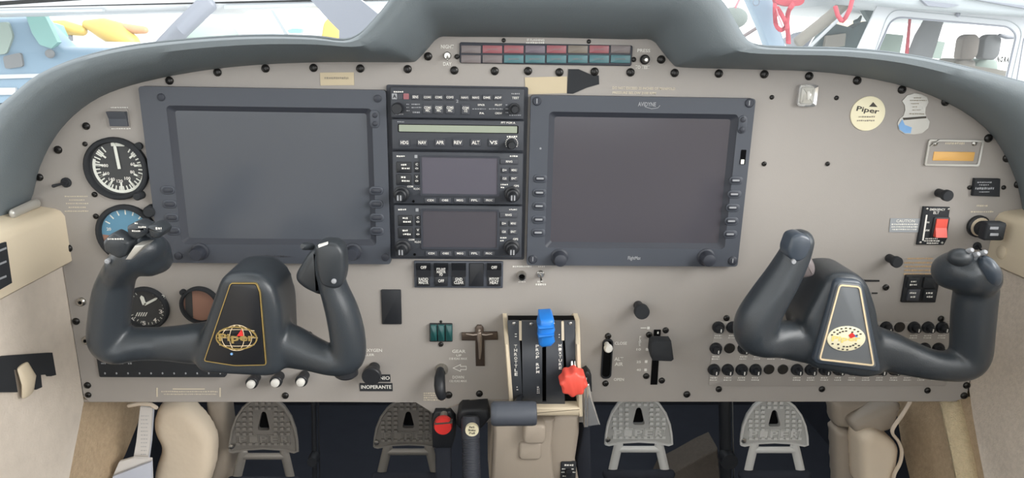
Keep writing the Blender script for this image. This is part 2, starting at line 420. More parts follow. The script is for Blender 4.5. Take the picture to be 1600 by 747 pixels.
# ---------------------------------------------------------------- glareshield
gl = thing('glareshield', 'dark grey padded hood arching over the whole instrument panel', 'glareshield', (0, 0, 0.78))
def dens(L, n=3): return crom([tuple(map(float, p)) for p in L], n)
I2, O2 = dens(INNER), dens(OUTER)
rings = []
def lerp(a, b, t): return (a[0]+(b[0]-a[0])*t, a[1]+(b[1]-a[1])*t)
for t, y in ((-0.02, 0.012), (0.0, -0.004), (0.10, -0.030), (0.42, -0.068), (0.72, -0.086), (0.92, -0.086), (1.0, -0.078)):
    rings.append([W(*lerp(i, o, t), y) for i, o in zip(I2, O2)])
last = rings[-1]
rings.append([p+Vector((0, 0.018, -0.002)) for p in last])
rings.append([p+Vector((0, 0.10, -0.018)) for p in last])
rings.append([p+Vector((0, 0.42, -0.13)) for p in last])
rings.append([p+Vector((0, 0.42, -0.15)) for p in last])
back = [r for r in rings[1]]
rings.append([Vector((p.x, 0.012, p.z-0.001)) for p in [W(*lerp(i, o, 0.12), 0.012) for i, o in zip(I2, O2)]])
n = len(I2); vs = [p for r in rings for p in r]; fs = []
for k in range(len(rings)-1):
    for i in range(n-1): fs.append((k*n+i, k*n+i+1, (k+1)*n+i+1, (k+1)*n+i))
MB().add(vs, fs).build('hood', 'shield_vinyl', gl, ang=60)
# piping along the lip
MB().sweep([p+Vector((0, 0.012, 0.0005)) for p in last], [0.0022]*n, 6, ref=(0, 1, 0.01)).build('lip_piping', 'shield_vinyl', gl)
# windshield
b = MB(); rows = []
for k in range(6):
    t = k/5; rows.append([Vector((x, 0.40+0.10*math.cos(x*1.6)-0.55*t-0.25*(abs(x-0.04)/0.8)**3*(1-t*.5), 0.56+0.75*t)) for x in [-0.80+1.68*i/20 for i in range(21)]])
vs = [p for r in rows for p in r]; fs = [(k*21+i, k*21+i+1, (k+1)*21+i+1, (k+1)*21+i) for k in range(5) for i in range(20)]
ws = b.add(vs, fs).build('window_1', 'windshield_glass', None); tag(ws, kind='structure')
# ================================================================ INSTRUMENT PANEL
ip = thing('instrument_panel', 'wide grey beige instrument panel spanning the cockpit under the dark hood', 'panel', (0, 0, bot))
edge = [lerp(i, o, 0.10) for i, o in zip(I2, O2)]
top = poly(edge, 0.0)
top = [(min(max(x, XL-0.03), XR+0.03), z) for x, z in top][2:-2]
low = [(XR-0.001, top[-1][1]), (XR-0.001, W(1500, 622).z)] + poly([(1490, 627), (1100, 627.5), (925, 627.5), (918, 660), (760, 660), (745, 655), (690, 655), (668, 640), (650, 629), (500, 628), (300, 628), (140, 628)]) + [(XL+0.001, W(134, 620).z), (XL+0.001, top[0][1])]
MB().prism(top+low, 0.0045, 0.0002).build('panel_plate', 'panel_paint', ip, False)
MB().sweep([(XL, 0.003, bot), (XL*0.2, 0.003, bot), (W(640, 627).x, 0.003, bot)], [0.0025]*3, 8).build('lower_edge', 'panel_edge', ip)
MB().sweep([(W(925, 627).x, 0.003, bot), (0.3, 0.003, bot), (W(1495, 627).x, 0.003, bot)], [0.0025]*3, 8).build('lower_edge', 'panel_edge', ip)
for px, py, r in [(265,126,6.5),(340,113,6.5),(415,107,6.5),(490,106,6.5),(563,107,6.5),(637,108,6.5),(669,88,6.5),(710,110,6.5),(773,111,6.5),(825,111,6.5),(874,113,6.5),(929,112,6.5),(985,113,6.5),(1033,93,6.5),(1054,114,6.5),(1123,115,6.5),(1194,116,6.5),(1264,119,6.5),(1339,126,6.5),(1409,140,6.5),(1477,159,6.5),(1544,216,6.5),(1573,247,6.5),(1590,288,6),
   (787,63,3.4),(920,65,3.4),(1206,152,3.6),(1307,153,3.6),(1293,256,3.6),(1194,256,3.8),(1073,616,5.5),(1123,608,5),(1284,608,5),(1449,610,5),(1135,497,5),(1384,449,5),(1470,498,5),(446,618,5.5),(701,617,6),(749,615,5.5),(450,429,5),(450,467,5),(452,498,5),(484,522,4.5),
   (135,197,6),(91,234,6.5),(133,225,4),(148,304,4.5),(107,388,6.5),(119,502,6),(137,602,5.5),(138,617,5),(150,338,4.5),(1510,602,5.5),(1506,618,5.5),(62,277,6)]:
    screw(px, py, r, ip)
# paint print on the panel
text('NIGHT', 699, 73, 20, 6, ip); text('DAY', 699, 100, 13, 5.5, ip); text('PRESS', 1006, 79, 20, 5, ip); text('TO TEST', 1004, 105, 23, 5, ip)
text('IF FLASHING', 837, 62.5, 27, 3.4, ip); strokes([(822, 67, 852, 3)], ip)
text('DO NOT EXCEED 25 INCHES OF MANIFOLD', 1006, 138, 98, 4, ip, m='cream_print'); text('PRESSURE BELOW 2100 RPM', 991, 145.3, 68, 4, ip, m='cream_print')
text('GEAR', 717, 549, 21, 5.5, ip); text('UP', 717, 555.5, 8, 4, ip); text('118 KIAS MAX', 716, 560.5, 28, 4, ip)
text('DOWN', 716, 589.5, 18, 5, ip); text('132 KIAS MAX', 716, 595.5, 27, 4, ip)
MB().ring(poly([(707, 575), (720, 569), (720, 572), (729, 572), (729, 578), (720, 578), (720, 581)], 0), inset(poly([(707, 575), (720, 569), (720, 572), (729, 572), (729, 578), (720, 578), (720, 581)][::-1], 0), 0.0008)[::-1], 0, -0.0005).build('arrow_mark', 'white_print', ip, False)
strokes([(662, 614.5, 690, 2.4), (662, 618, 688, 2.4), (662, 621.5, 690, 2.4), (662, 625, 695, 2.4)], ip, m='cream_print')
text('CLOSE', 970, 536.5, 19, 5, ip); text('ALT', 967, 561, 14, 6, ip); text('AIR', 967, 569, 13, 6, ip); text('OPEN', 967, 593, 16, 5, ip)
for s, y in (('10', 546), ('25', 565.5), ('40', 578)): text(s, 998, y, 7, 4, ip)
text('F\nL\nA\nP\nS', 1000, 533, 4.5, 17, ip)
b = MB()
for x, y in ((1013, 512.5), (1011, 546), (1009.5, 565), (1008.5, 578)): b.prism(rrp(x-2, y-2, x+2, y+2, .3), 0, -0.0005)
b.build('detent_mark', 'white_print', ip, False)
b = MB(); b.prism(rrp(1001, 512, 1009, 513), 0, -0.0005) if False else b.prism(poly([(1001, 512), (1010, 512), (1010, 513), (1001, 513)]), 0, -0.0005); b.build('detent_line', 'white_print', ip, False)
text('OXYGEN', 582, 547.5, 30, 5.5, ip); text('FILLER', 575, 554.5, 20, 4, ip)
strokes([(801, 416.5, 830, 2.6), (841, 416.5, 851, 2.4), (810, 440.5, 822, 1.6), (840, 440, 849, 3), (837, 444.5, 853, 3.2)], ip)
strokes([(101, 307, 137, 2), (108, 312.5, 132, 2), (103, 318, 138, 2), (107, 324, 134, 2), (101, 330, 138, 2)], ip, m='cream_print')
strokes([(1418, 404, 1458, 2.6), (1413, 410.5, 1462, 2.8), (1413, 416.5, 1462, 2.8), (1413, 422.5, 1462, 2.8), (1412, 428, 1455, 2.4)], ip, m='orange_print')
strokes([(1526, 321.5, 1544, 2.6), (1517, 331, 1552, 2.8)], ip, m='cream_print')
b = MB()
for x in (245.5, 344): b.prism(poly([(x-1, 606), (x+1, 606), (x+1, 620), (x-1, 620)]), 0, -0.0005)
b.prism(poly([(270, 607), (320, 607), (320, 608.5), (270, 608.5)]), 0, -0.0005); b.build('bracket_mark', 'cream_print', ip, False)
strokes([(252, 612, 340, 2.0), (256, 616, 338, 1.8)], ip, m='cream_print')
b = MB()
b.prism(poly([(1349, 437), (1374, 437.5), (1374, 440), (1349, 440)]), 0, -0.0006); b.prism(poly([(1362, 457), (1371, 457), (1371, 459), (1362, 459)]), 0, -0.0006); b.build('slot_mark', 'black', ip, False)
b = MB(); b.sweep([W(690, 641, -0.001), W(735, 625, -0.001), W(800, 625, -0.001)], [0.0008]*3, 6); b.build('seam', 'panel_edge', ip)
# ================================================================ DISPLAYS
def display(x0, y0, x1, y1, label, sx0, sy0, sx1, sy1, glass, left_keys, right_keys, left):
    c = W((x0+x1)/2, y1); t = thing('flight_display', label, 'display', (c.x, 0, c.z))
    yf = -0.010; o = rect(x0, y0, x1, y1, -0.008); outer = rr(*o, 0.004, 4)
    s = rect(sx0, sy0, sx1, sy1, -0.008); inner = rr(*s, 0.003, 4)
    lip = [(s[0]-0.008, s[1]-0.007), (s[2]+0.008, s[3]+0.007)]
    inner2 = rr(lip[0][0], lip[0][1], lip[1][0], lip[1][1], 0.005, 4)
    b = MB().ring(outer, inner2, 0.0, yf); b.build('bezel', 'bezel', t, ang=30)
    MB().ring(inner2, inner, -0.002, yf+0.0005, -0.004).build('screen_surround', 'bezel_dark', t, ang=30)
    MB().prism(inset(inner, -0.001), -0.0005, -0.0042).build('screen', glass, t, False)
    kk = mp((x0+x1)/2, (y0+y1)/2, yf)
    def key(px, py):
        k = MB().prism(rrp(px-11, py-6.5, px+11, py+6.5, 6, yf), yf+0.001, yf-0.0014, 0.001).build('key_surround', 'bezel', t)
        q = MB().prism(rrp(px-8, py-3.8, px+8, py+3.8, 3.6, yf-0.002), yf, yf-0.0030, 0.0009).build('softkey', 'bezel_dark', t)
        if not left: MB().prism(rrp(px-5.5, py-1.2, px+5.5, py+1.2, .8, yf-0.003), yf-0.003, yf-0.0034).build('key_mark', 'grey_print', q, False)
        else: MB().prism(rrp(px-4, py-0.8, px+4, py+0.8, .6, yf-0.003), yf-0.003, yf-0.0033).build('key_mark', 'radio_key', q, False)
    for p in left_keys+right_keys: key(*p)
    return t, yf
L, yf = display(234, 138, 607, 411, 'large flight display with dark cool grey screen behind the left yoke', 283, 176, 575, 374, 'screen_glass_cool',
    [(262, 297), (265, 319), (268, 340), (271, 361)], [(588, 298), (588, 319), (589, 340), (589, 361)], True)
for px, py in ((590, 154), (602, 402), (252, 152), (279, 400)): knob(px, py, [(6, 0), (6, .0012), (4.5, .002), (0, .002)], 'bezel_dark', 'bezel_screw', L, yf)
MB().prism(rrp(578, 172, 593, 200, 6, yf), yf, yf-0.0012, 0.0008).build('rocker_surround', 'bezel', L)
for py in (180, 193): knob(586, py, [(4, 0), (4, .0022), (2.5, .003)], 'bezel_dark', 'rocker_button', L, yf)
for px in (313, 552): knob(px, 393, [(14, 0), (14, .002), (11, .003), (10.5, .014), (9, .017), (0, .017)], 'bezel_dark', 'knob', L, yf)
text('FlightMax', 435, 401, 40, 5, L, yf, m='radio_key')
R, yf = display(826, 151, 1166, 415, 'large flight display with purple grey screen right of the radio stack', 864, 185, 1133, 380, 'screen_glass',
    [(844, 279), (843, 301), (842.5, 322), (842, 343), (841, 363.5)], [(1150, 282), (1147.5, 303.5), (1145, 324.5), (1143, 345.5), (1141, 366)], False)
for px, py in ((839, 158), (1171, 161), (832.5, 405), (1145, 407.5)):
    q = knob(px, py, [(7, 0), (7, .001), (5.5, .002), (0, .002)], 'bezel_dark', 'bezel_screw', R, yf); MB().box(W(px, py, yf-0.0022), (0.0012, .0004, 0.006)).build('screw_slot', 'grey_print', q, False)
MB().prism(rrp(1153, 180, 1167, 209, 7, yf), yf, yf-0.0012, 0.0008).build('rocker_surround', 'bezel', R)
for px, py in ((1160.5, 187), (1159, 202.5)): knob(px, py, [(4, 0), (4, .0026), (2.5, .0034)], 'bezel_dark', 'rocker_button', R, yf)
MB().prism(rrp(1157, 234, 1165, 257, 1, yf), yf, yf-0.0006).build('card_slot', 'hole_black', R, False)
MB().prism(rrp(1157, 249, 1162, 256, .5, yf), yf, yf-0.002).build('card_tab', 'white_print', R, False)
knob(844.5, 232, [(1.6, 0), (1.6, .0006)], 'grey_print', 'sensor', R, yf)
for px in (874, 1103):
    q = knob(px, 402, [(14, 0), (14, .001), (11.5, .0025), (10.8, .012), (9.5, .016), (5, .0175), (0, .0175)], 'bezel_dark', 'knob', R, yf)
text('AVIDYNE', 1011, 163, 28, 6.5, R, yf, m='grey_print')
text('FlightMax', 991, 404, 20, 7.5, R, yf, m='grey_print')
MB().sweep([W(x, y, yf-0.0004) for x, y in ((1008, 167), (1018, 170), (1028, 168.5), (1031, 165))], [0.0004]*4, 6).build('logo_swoosh', 'grey_print', R)
# ================================================================ RADIO STACK
YF = -0.012
def unit(x0, y0, x1, y1, name, label):
    c = W((x0+x1)/2, y1); t = thing(name, label, 'radio', (c.x, 0, c.z))
    MB().prism(rrp(x0, y0, x1, y1, 2, YF), 0, YF, 0.0012).build('faceplate', 'radio_face', t); return t
def rkey(t, x0, y0, x1, y1, s=None, th=None, m='radio_key', tm='white_print', tw=0.75):
    k = MB().prism(rrp(x0, y0, x1, y1, 1.2, YF), YF+0.0005, YF-0.0014, 0.0006).build('key', m, t)
    if s: text(s, (x0+x1)/2, (y0+y1)/2, (x1-x0)*tw, th or (y1-y0)*0.45, k, YF-0.0014, tm)
    return k
def rknob(t, px, py, prof, name='knob', m='black', ang=38): return knob(px, py, prof, m, name, t, YF, ang=ang)
# rack behind
rk = MB().prism(rrp(608, 134, 822, 404, 3, 0), 0.0, -0.003).build('radio_rack', 'bezel_dark', None, False)
tag(rk, 'dark thin rack frame around the stack of four radios', 'rack')
A = unit(610, 137, 819, 185.5, 'audio_panel', 'black audio control panel with two rows of small keys atop the radio stack')
strokes([(615, 143.5, 630, 2.2)], A, YF); text('A', 616.5, 150.5, 6, 6, MB().prism(rrp(612.5, 146, 620.5, 155, 1, YF), YF, YF-0.001).build('marker_lamp', 'grey_print', A, False), YF-0.001, 'black')
MB().prism(rrp(621.5, 147, 629.5, 155, 1, YF), YF, YF-0.001).build('marker_lamp', 'radio_key', A, False)
MB().prism(rrp(630.5, 146, 639, 155, 1, YF), YF, YF-0.001).build('marker_lamp', 'red_lens', A, False)
rkey(A, 643, 147, 655, 156, 'SENS', 4)
for i, s in enumerate(('COM1', 'COM2', 'COM3')): rkey(A, 660.5+i*17.6, 147.5, 675+i*17.6, 156.5, s, 3.4)
for i, s in enumerate(('NAV1', 'NAV2', 'DME', 'ADF')): rkey(A, 719+i*17.4, 148, 733+i*17.4, 157, s, 3.4)
for i, s in enumerate(('COM1\nMIC', 'COM2\nMIC', 'COM3\nMIC')): rkey(A, 661+i*17.6, 163, 675+i*17.6, 178, s, 8.5)
rkey(A, 721, 163, 734, 179, 'COM\n1/2', 8.5)
text('2', 714.5, 158, 3.5, 4.5, A, YF, 'grey_print')
text('SPKR', 752, 164, 11, 2.8, A, YF); text('PA', 753, 177, 7, 3, A, YF); text('PILOT', 779, 164, 11, 2.8, A, YF); text('CREW', 779, 177, 11, 3, A, YF)
strokes([(738, 170.3, 759, 1.6), (764, 170.3, 786, 1.6), (643, 163, 656, 2), (643, 168, 658, 2), (645, 175.5, 656, 2.6), (635, 163, 639, 1.6), (635, 168, 639, 1.6), (635, 173, 640, 1.6), (790, 164, 794, 1.4), (790, 170, 794, 1.4), (790, 176, 794, 1.4)], A, YF, 'grey_print')
text('TEST', 805.5, 153, 11, 3.4, A, YF); strokes([(799, 146.5, 812, 2.2), (796, 180, 814, 2.0), (618, 178.5, 630, 1.8)], A, YF, 'grey_print')
rknob(A, 621.5, 169, [(9, 0), (8.6, .009), (7.5, .011), (0, .011)]); rknob(A, 804, 170, [(9, 0), (9, .004), (6.5, .004), (6.2, .012), (5, .014), (0, .014)])
B = unit(612, 187.5, 818.5, 235, 'autopilot_unit', 'black autopilot unit with a long pale green display strip')
MB().prism(rrp(622, 195, 810, 207.5, 1.5, YF), YF, YF-0.0008).build('display_frame', 'hole_black', B, False)
MB().prism(rrp(623.5, 196, 808, 206.5, 1, YF), YF, YF-0.0012).build('display_strip', 'lcd', B, False)
strokes([(621, 190.5, 633, 2)], B, YF, 'grey_print'); text('PFT PGM A', 794, 191.8, 22, 3.2, B, YF)
for i, s in enumerate(('HDG', 'NAV', 'APR', 'REV', 'ALT', 'VS')): rkey(B, 624+i*27.8, 217, 640+i*27.8, 228.5, s, 5.5)
rknob(B, 799, 225, [(8, 0), (8, .003), (6.6, .004), (6.2, .013), (5, .015), (0, .015)]); strokes([(792, 213.5, 808, 3)], B, YF)
b = MB(); c = W(799.5, 224, YF); k = mp(799, 224, YF)
for i in range(15):
    t = math.radians(-30+240*i/14); b.box((c.x+math.cos(t)*9.3*k, YF-0.0004, c.z+math.sin(t)*9.3*k), (1.5*k, 0.0006, 1.5*k))
b.build('scale_mark', 'white_print', B, False)
def navcom(x0, y0, x1, y1, label, glass):
    t = unit(x0, y0, x1, y1, 'navigation_radio', label); w = x1-x0; h = y1-y0
    X = lambda u: x0+w*u
    Y = lambda v: y0+h*v
    sx0, sx1, sy0, sy1 = X(.225), X(.805), Y(.10), Y(.80)
    MB().ring(rrp(sx0-3, sy0-2.5, sx1+3, sy1+3, 2, YF), rrp(sx0, sy0, sx1, sy1, 1, YF), YF+0.001, YF-0.0016).build('screen_frame', 'bezel_dark', t)
    MB().prism(rrp(sx0-1, sy0-1, sx1+1, sy1+1, 1, YF), YF, YF-0.0006).build('screen', glass, t, False)
    strokes([(X(.03), Y(.075), X(.10), 2.6)], t, YF); MB().prism(rrp(X(.168), Y(.05), X(.19), Y(.11), .5, YF), YF, YF-0.0005).build('lamp', 'grey_print', t, False)
    for v in (.18, .42): 
        k = MB().prism(rrp(X(.03), Y(v), X(.145), Y(v+.21), 1.5, YF), YF, YF-0.0012, 0.0006).build('transfer_key', 'black', t); strokes([(X(.065), Y(v+.06), X(.105), 3), (X(.07), Y(v+.13), X(.13), 3)], k, YF-0.0012)
        k = MB().prism(rrp(X(.165), Y(v), X(.205), Y(v+.2), 1.5, YF), YF, YF-0.0012, 0.0006).build('flip_key', 'black', t)
        text('C' if v < .3 else 'V', X(.185), Y(v+.05), 3.4, 3.4, k, YF-0.0012); text('<>', X(.185), Y(v+.13), 5, 3, k, YF-0.0012)
    text('COM', X(.135), Y(.655), 9, 3, t, YF); text('VLOC', X(.185), Y(.70), 11, 3, t, YF)
    for i, s in enumerate(('CDI', 'OBS', 'MSG', 'FPL', 'PROC')): rkey(t, X(.245+i*.113), Y(.875), X(.335+i*.113), Y(.965), s, 3.2, tw=.55)
    strokes([(X(.90), Y(.075), X(.96), 2.4)], t, YF)
    for s, u0, u1, v in (('RNG', .825, .965, .125), ('D>', .835, .885, .29), ('MENU', .90, .965, .29), ('CLR', .835, .885, .45), ('ENT', .90, .965, .45)): rkey(t, X(u0), Y(v), X(u1), Y(v+.105), s, 3.4, tw=.6 if s != 'RNG' else .35)
    strokes([(X(.83), Y(.62), X(.885), 2.2), (X(.83), Y(.675), X(.86), 2.2)], t, YF); text('GPS', X(.95), Y(.645), 8, 3.4, t, YF)
    for u in (.068, .92):
        q = rknob(t, X(u), Y(.80), [(12.5, 0), (12.5, .003), (9.8, .004), (9.4, .012), (7, .013), (6.6, .022), (5.6, .024), (0, .024)])
        cc = W(X(u), Y(.80), YF); b = MB()
        for dx in (-0.0018, 0.0018): b.box((cc.x+dx, YF-0.0242, cc.z), (0.0018, 0.0006, 0.0065))
        b.build('knob_mark', 'grey_print', q, False)
    knob(X(.16), Y(.94), [(2, 0), (2, .0008)], 'hole_black', 'set_screw', t, YF)
    return t
navcom(613.5, 238, 817, 319.5, 'upper of two navigation radios with smooth purple grey screen', 'radio_screen')
navcom(616, 321.5, 815.5, 402.5, 'lower of two navigation radios with dusty grey screen above the rocker switches', 'screen_glass')
# ================================================================ rocker strip below the radios
S = thing('rocker_switches', 'black strip of five labelled rocker switches below the radio stack', 'switch', W(716, 449, 0))
MB().prism(rrp(647, 408.5, 786, 450, 1.5, -0.003), 0, -0.003, 0.0008).build('faceplate', 'bezel', S)
def rocker(t, x0, y0, x1, y1, y, up, m='black', name='rocker'):
    a = rect(x0, y0, x1, y1, y); zm = (a[1]+a[3])/2; d0, d1 = (0.008, 0.003) if up else (0.003, 0.008)
    vs = [(x, y+0.001, z) for x in (a[0], a[2]) for z in (a[3], zm, a[1])]+[(x, y-d, z) for x in (a[0], a[2]) for z, d in ((a[3], d0), (zm, 0.0035), (a[1], d1))]
    fs = [(6, 7, 10, 9), (7, 8, 11, 10), (0, 3, 9, 6), (2, 5, 11, 8), (0, 1, 7, 6), (1, 2, 8, 7), (3, 4, 10, 9), (4, 5, 11, 10), (0, 1, 4, 3), (1, 2, 5, 4)]
    return MB().add(vs, fs).build(name, m, t, False), y-d0, y-d1
for i, (up, tl, bl) in enumerate(((True, 'OFF', 'RADIO\nMASTR'), (False, 'FTL/HT\nMASTR\nFD', 'OFF'), (True, None, 'GND\nCLEAR'), (None, None, None), (True, 'OFF', 'PITOT\nHEAT'))):
    x0 = 650.5+i*27.6; x1 = x0+22.5
    if up is None:
        MB().prism(rrp(x0, 411, x1, 447, 1, -0.003), 0, -0.0045, 0.0006).build('blank_cover', 'black', S); continue
    r, ya, yb = rocker(S, x0, 411, x1, 431 if True else 447, -0.003, True)
    lo = MB().prism(rrp(x0+1, 431.5, x1-1, 446.5, 1, -0.003), -0.002, -0.0052, 0.0004).build('legend_plate', 'black', S)
    if tl: text(tl, (x0+x1)/2, 418 if tl == 'OFF' else 425, 9 if tl == 'OFF' else 14, 5 if tl == 'OFF' else 13, r, ya+0.001 if tl == 'OFF' else -0.0112)
    if bl: text(bl, (x0+x1)/2, 439, 9 if bl == 'OFF' else 15, 5 if bl == 'OFF' else 10.5, lo, -0.0052)
# ================================================================ annunciator
N = thing('annunciator_panel', 'row of dim red and teal warning lamp tiles in the hood hump', 'warning lights', W(853, 101, 0))
MB().prism(rrp(718, 68.5, 988, 101, 3, -0.003), 0, -0.003, 0.001).build('frame', 'bezel_dark', N)
top_c = ['grey_lens', 'red_lens', 'red_lens', 'plum_lens', 'red_lens', 'tan_lens', 'red_lens', 'grey_lens']; bot_c = ['grey_lens', 'grey_lens']+['teal_lens']*6
for i in range(8):
    for m, y0, y1 in ((top_c[i], 71, 83.3), (bot_c[i], 86, 98.5)):
        x0 = 720.5+i*33.4; q = MB().prism(rrp(x0, y0, x0+30.8, y1, 1, -0.004), 0, -0.0042, 0.0005).build('lamp_tile', m, N)
        if m in ('red_lens', 'teal_lens'): strokes([(x0+7, (y0+y1)/2, x0+24, 1.4)], q, -0.0042, m='grey_lens')
for px, py in ((714, 88.5), (990, 93)): screw(px, py, 4, N)
# ================================================================ small switches
def toggle(px, py, label, tip=(0, 4), m='steel', r=6, y=0.0, name='toggle_switch', L=0.016, cat='switch', bm='steel'):
    t = thing(name, label, cat, W(px, py, y)); k = mp(px, py, y)
    MB().lathe(W(px, py, y), (0, -1, 0), [(r*k, 0), (r*k, .002), (r*.8*k, .003), (r*.6*k, .003), (r*.6*k, .006), (r*.35*k, .006), (0, .006)], 14).build('bushing', bm, t)
    a = W(px, py, y-0.004); e = a+Vector((tip[0]*k, -L, -tip[1]*k))
    MB().sweep([a, a.lerp(e, .6), e], [r*.18*k, r*.26*k, r*.34*k], 10).build('lever', m, t); return t
toggle(699, 87, 'small steel night and day toggle switch left of warning lamps', (1, 5), 'steel', 6)
t = thing('test_button', 'round press to test push button right of warning lamps', 'button', W(1007, 93)); knob(1007, 93, [(7.5, 0), (7.5, .003), (5.5, .005), (0, .005)], 'screw_dark', 'collar', t); knob(1007, 93, [(4, .004), (4, .009), (2.5, .0105), (0, .0105)], 'steel', 'button', t)
t = thing('headset_jack', 'small open jack socket below the right end of the radio stack', 'socket', W(816, 432)); knob(815, 430, [(7.5, 0), (7.5, .005), (6.2, .009), (5, .009), (5, .003), (0, .003)], 'steel', 'collar', t); knob(815, 430, [(4.8, .0032), (4.8, .0036), (0, .0036)], 'hole_black', 'socket', t)
toggle(844.5, 428, 'small steel toggle right of the jack below the right display', (0, 6), 'steel', 6)
o = MB().prism(rrp(596, 453, 627, 507, 1.5, -0.002), 0, -0.002, 0.0006).build('cover_plate', 'black', None); tag(o, 'plain black rectangular cover plate left of the three teal lamps', 'cover plate')
g = thing('gear_lights', 'block of three dark teal landing gear lamps', 'indicator lights', W(689, 536))
MB().prism(rrp(671, 506.5, 707, 534.5, 1.5, -0.004), 0, -0.004, 0.001).build('frame', 'black', g)
for i in range(3): MB().prism(rrp(672.3+i*12, 508, 682.6+i*12, 533, 1, -0.006), -0.002, -0.007, 0.001).build('lamp_lens', 'green_lens', g)
screw(689, 502.5, 2.2, g); screw(689, 538, 4, g)
# gear lever
g = thing('gear_lever', 'black curved landing gear lever hanging from a steel pivot', 'lever', W(688, 620))
knob(690, 577, [(10, 0), (10, .003), (8, .006), (7, .012), (0, .012)], 'steel', 'pivot', g)
p = [W(688, 578, -0.012), W(687, 590, -0.026), W(687, 602, -0.034), W(688, 612, -0.037), W(690, 619, -0.036)]
k = mp(688, 600, -0.03); MB().sweep(p, [(6*k, 5*k), (8.5*k, 7*k), (9*k, 8*k), (8.5*k, 8*k), (7.5*k, 7*k)], 14, ref=(0, 1, 0)).build('handle', 'black', g)
knob(690, 575, [(3, .012), (3, .016), (0, .016)], 'hole_black', 'pivot_hole', g)
# crucifix
x = thing('crucifix', 'small bronze crucifix stuck on the panel left of the throttle quadrant', 'crucifix', W(749, 572))
MB().prism(poly([(742.5, 513), (746, 508.5), (752, 508.5), (755.5, 513), (755.5, 519.5), (777, 519), (778, 531), (757, 531.5), (757.5, 572), (743.5, 572), (742.5, 532), (721.5, 532), (721, 520.5), (742.5, 520)], -0.003), 0, -0.004, 0.0008).build('cross', 'bronze', x)
fb = MB(); ys = -0.0065; k = mp(749, 530, ys)
fb.ball(W(749, 517, ys), (3.0*k, .003, 3.4*k)); fb.sweep([W(749.3, 521, ys), W(749.6, 528, ys), W(750, 536, ys), W(750.2, 548, ys), W(749.5, 560, ys)], [4.0*k, 4.4*k, 3.4*k, 2.8*k, 1.5*k], 8)
for sg in (-1, 1): fb.sweep([W(749+sg*2, 522.5, ys), W(749+sg*10, 523.5, ys+.0005), W(749+sg*20, 522, ys+.001)], [1.9*k, 1.5*k, 1.2*k], 8)
fb.build('figure', 'bronze_light', x)
# ================================================================ THROTTLE QUADRANT
q = thing('throttle_quadrant', 'cream framed throttle quadrant with curved black slotted face', 'throttle quadrant', W(850, 650, -0.04))
def qy(py):      # depth of the curved face along its height
    t = (py-500)/137.0; return -0.040-0.034*math.sin(math.pi*min(max(t*0.75+0.08, 0), 1))
def qstrip(xt, xb, y0, y1, lift=0.0, thick=0.004, n=10):
    b = MB(); vs = []
    for i in range(n+1):
        py = y0+(y1-y0)*i/n; t = (py-502)/135.0
        l = xt[0]+(xb[0]-xt[0])*t; r = xt[1]+(xb[1]-xt[1])*t; y = qy(py)-lift
        a, c = W(l, py, y), W(r, py, y); vs += [a, c, Vector((c.x, c.y+thick, c.z)), Vector((a.x, a.y+thick, a.z))]
    fs = [(0, 1, 2, 3), tuple(4*n+i for i in (3, 2, 1, 0))]
    for i in range(n):
        for e in range(4): f = (e+1) % 4; fs.append((4*i+e, 4*i+f, 4*i+4+f, 4*i+4+e))
    return b.add(vs, fs)
# frame: side cheeks and lower sill
def cheek(xt, xb, w, name='side_cheek'):
    b = MB(); vs = []; n = 8
    for i in range(n+1):
        py = 501+150*i/n; t = i/n; y = (min(qy(min(py, 637)), -0.052)-0.010)*min(1, .42+t*3.2)
        a = W(xt+(xb-xt)*t, py, y); c = W(xt+w+(xb-xt)*t, py, y)
        vs += [a+Vector((0, .003, 0)), a+Vector((.0012, 0, 0)), c-Vector((.0012, 0, 0)), c+Vector((0, .003, 0)), Vector((c.x, 0, c.z)), Vector((a.x, 0, a.z))]
    fs = [tuple(range(6)), tuple(6*n+i for i in range(5, -1, -1))]
    for i in range(n):
        for e in range(6): f = (e+1) % 6; fs.append((6*i+e, 6*i+f, 6*i+6+f, 6*i+6+e))
    return b.add(vs, fs).build(name, 'cream', q)
cheek(786, 797, 6.5); cheek(899, 904, 7)
r = rect(797, 636, 908, 650, -0.068); MB().prism(rr(*r, .002), 0, -0.070, 0.003).build('lower_sill', 'cream', q)
b = MB(); 
qstrip((794, 899), (802, 900), 502, 637, -0.010, 0.02).build('drum', 'hole_black', q)
qstrip((793, 811), (802, 817), 502, 632).build('face_plate', 'quadrant_black', q)
qstrip((815, 847), (817, 847.5), 502, 637).build('face_plate', 'quadrant_black', q)
qstrip((853.5, 878), (853.5, 883), 502, 637).build('face_plate', 'quadrant_black', q)
qstrip((847, 853.5), (847.5, 853.5), 502, 540).build('face_plate', 'quadrant_black', q)
qstrip((847.5, 853.5), (847.5, 853.5), 628, 637).build('face_plate', 'quadrant_black', q)
qstrip((881, 898.5), (889, 899), 502, 600).build('face_plate', 'quadrant_black', q)
qstrip((811, 815), (812, 816), 503, 532, 0.001).build('slot_end', 'cream', q); qstrip((877, 881), (879, 884), 503, 532, 0.001).build('slot_end', 'cream', q)
for px, py in ((803, 505.5), (830, 506.5), (864, 506), (891, 505.5)): screw(px, py, 3.2, q, qy(py), 'steel')
def vtext(s, px, y0, y1, w):
    n = len(s)
    for i, ch in enumerate(s):
        if ch == ' ': continue
        py = y0+(y1-y0)*(i+.5)/n; text(ch, px+(py-540)*0.02, py, w, (y1-y0)/n*0.82, q, qy(py)-0.0003)
vtext('THROTTLE', 805.5, 538, 588, 4.6); vtext('PROP RPM', 839.5, 538, 584, 5); vtext('MIXTURE', 875, 537, 578, 4.8)
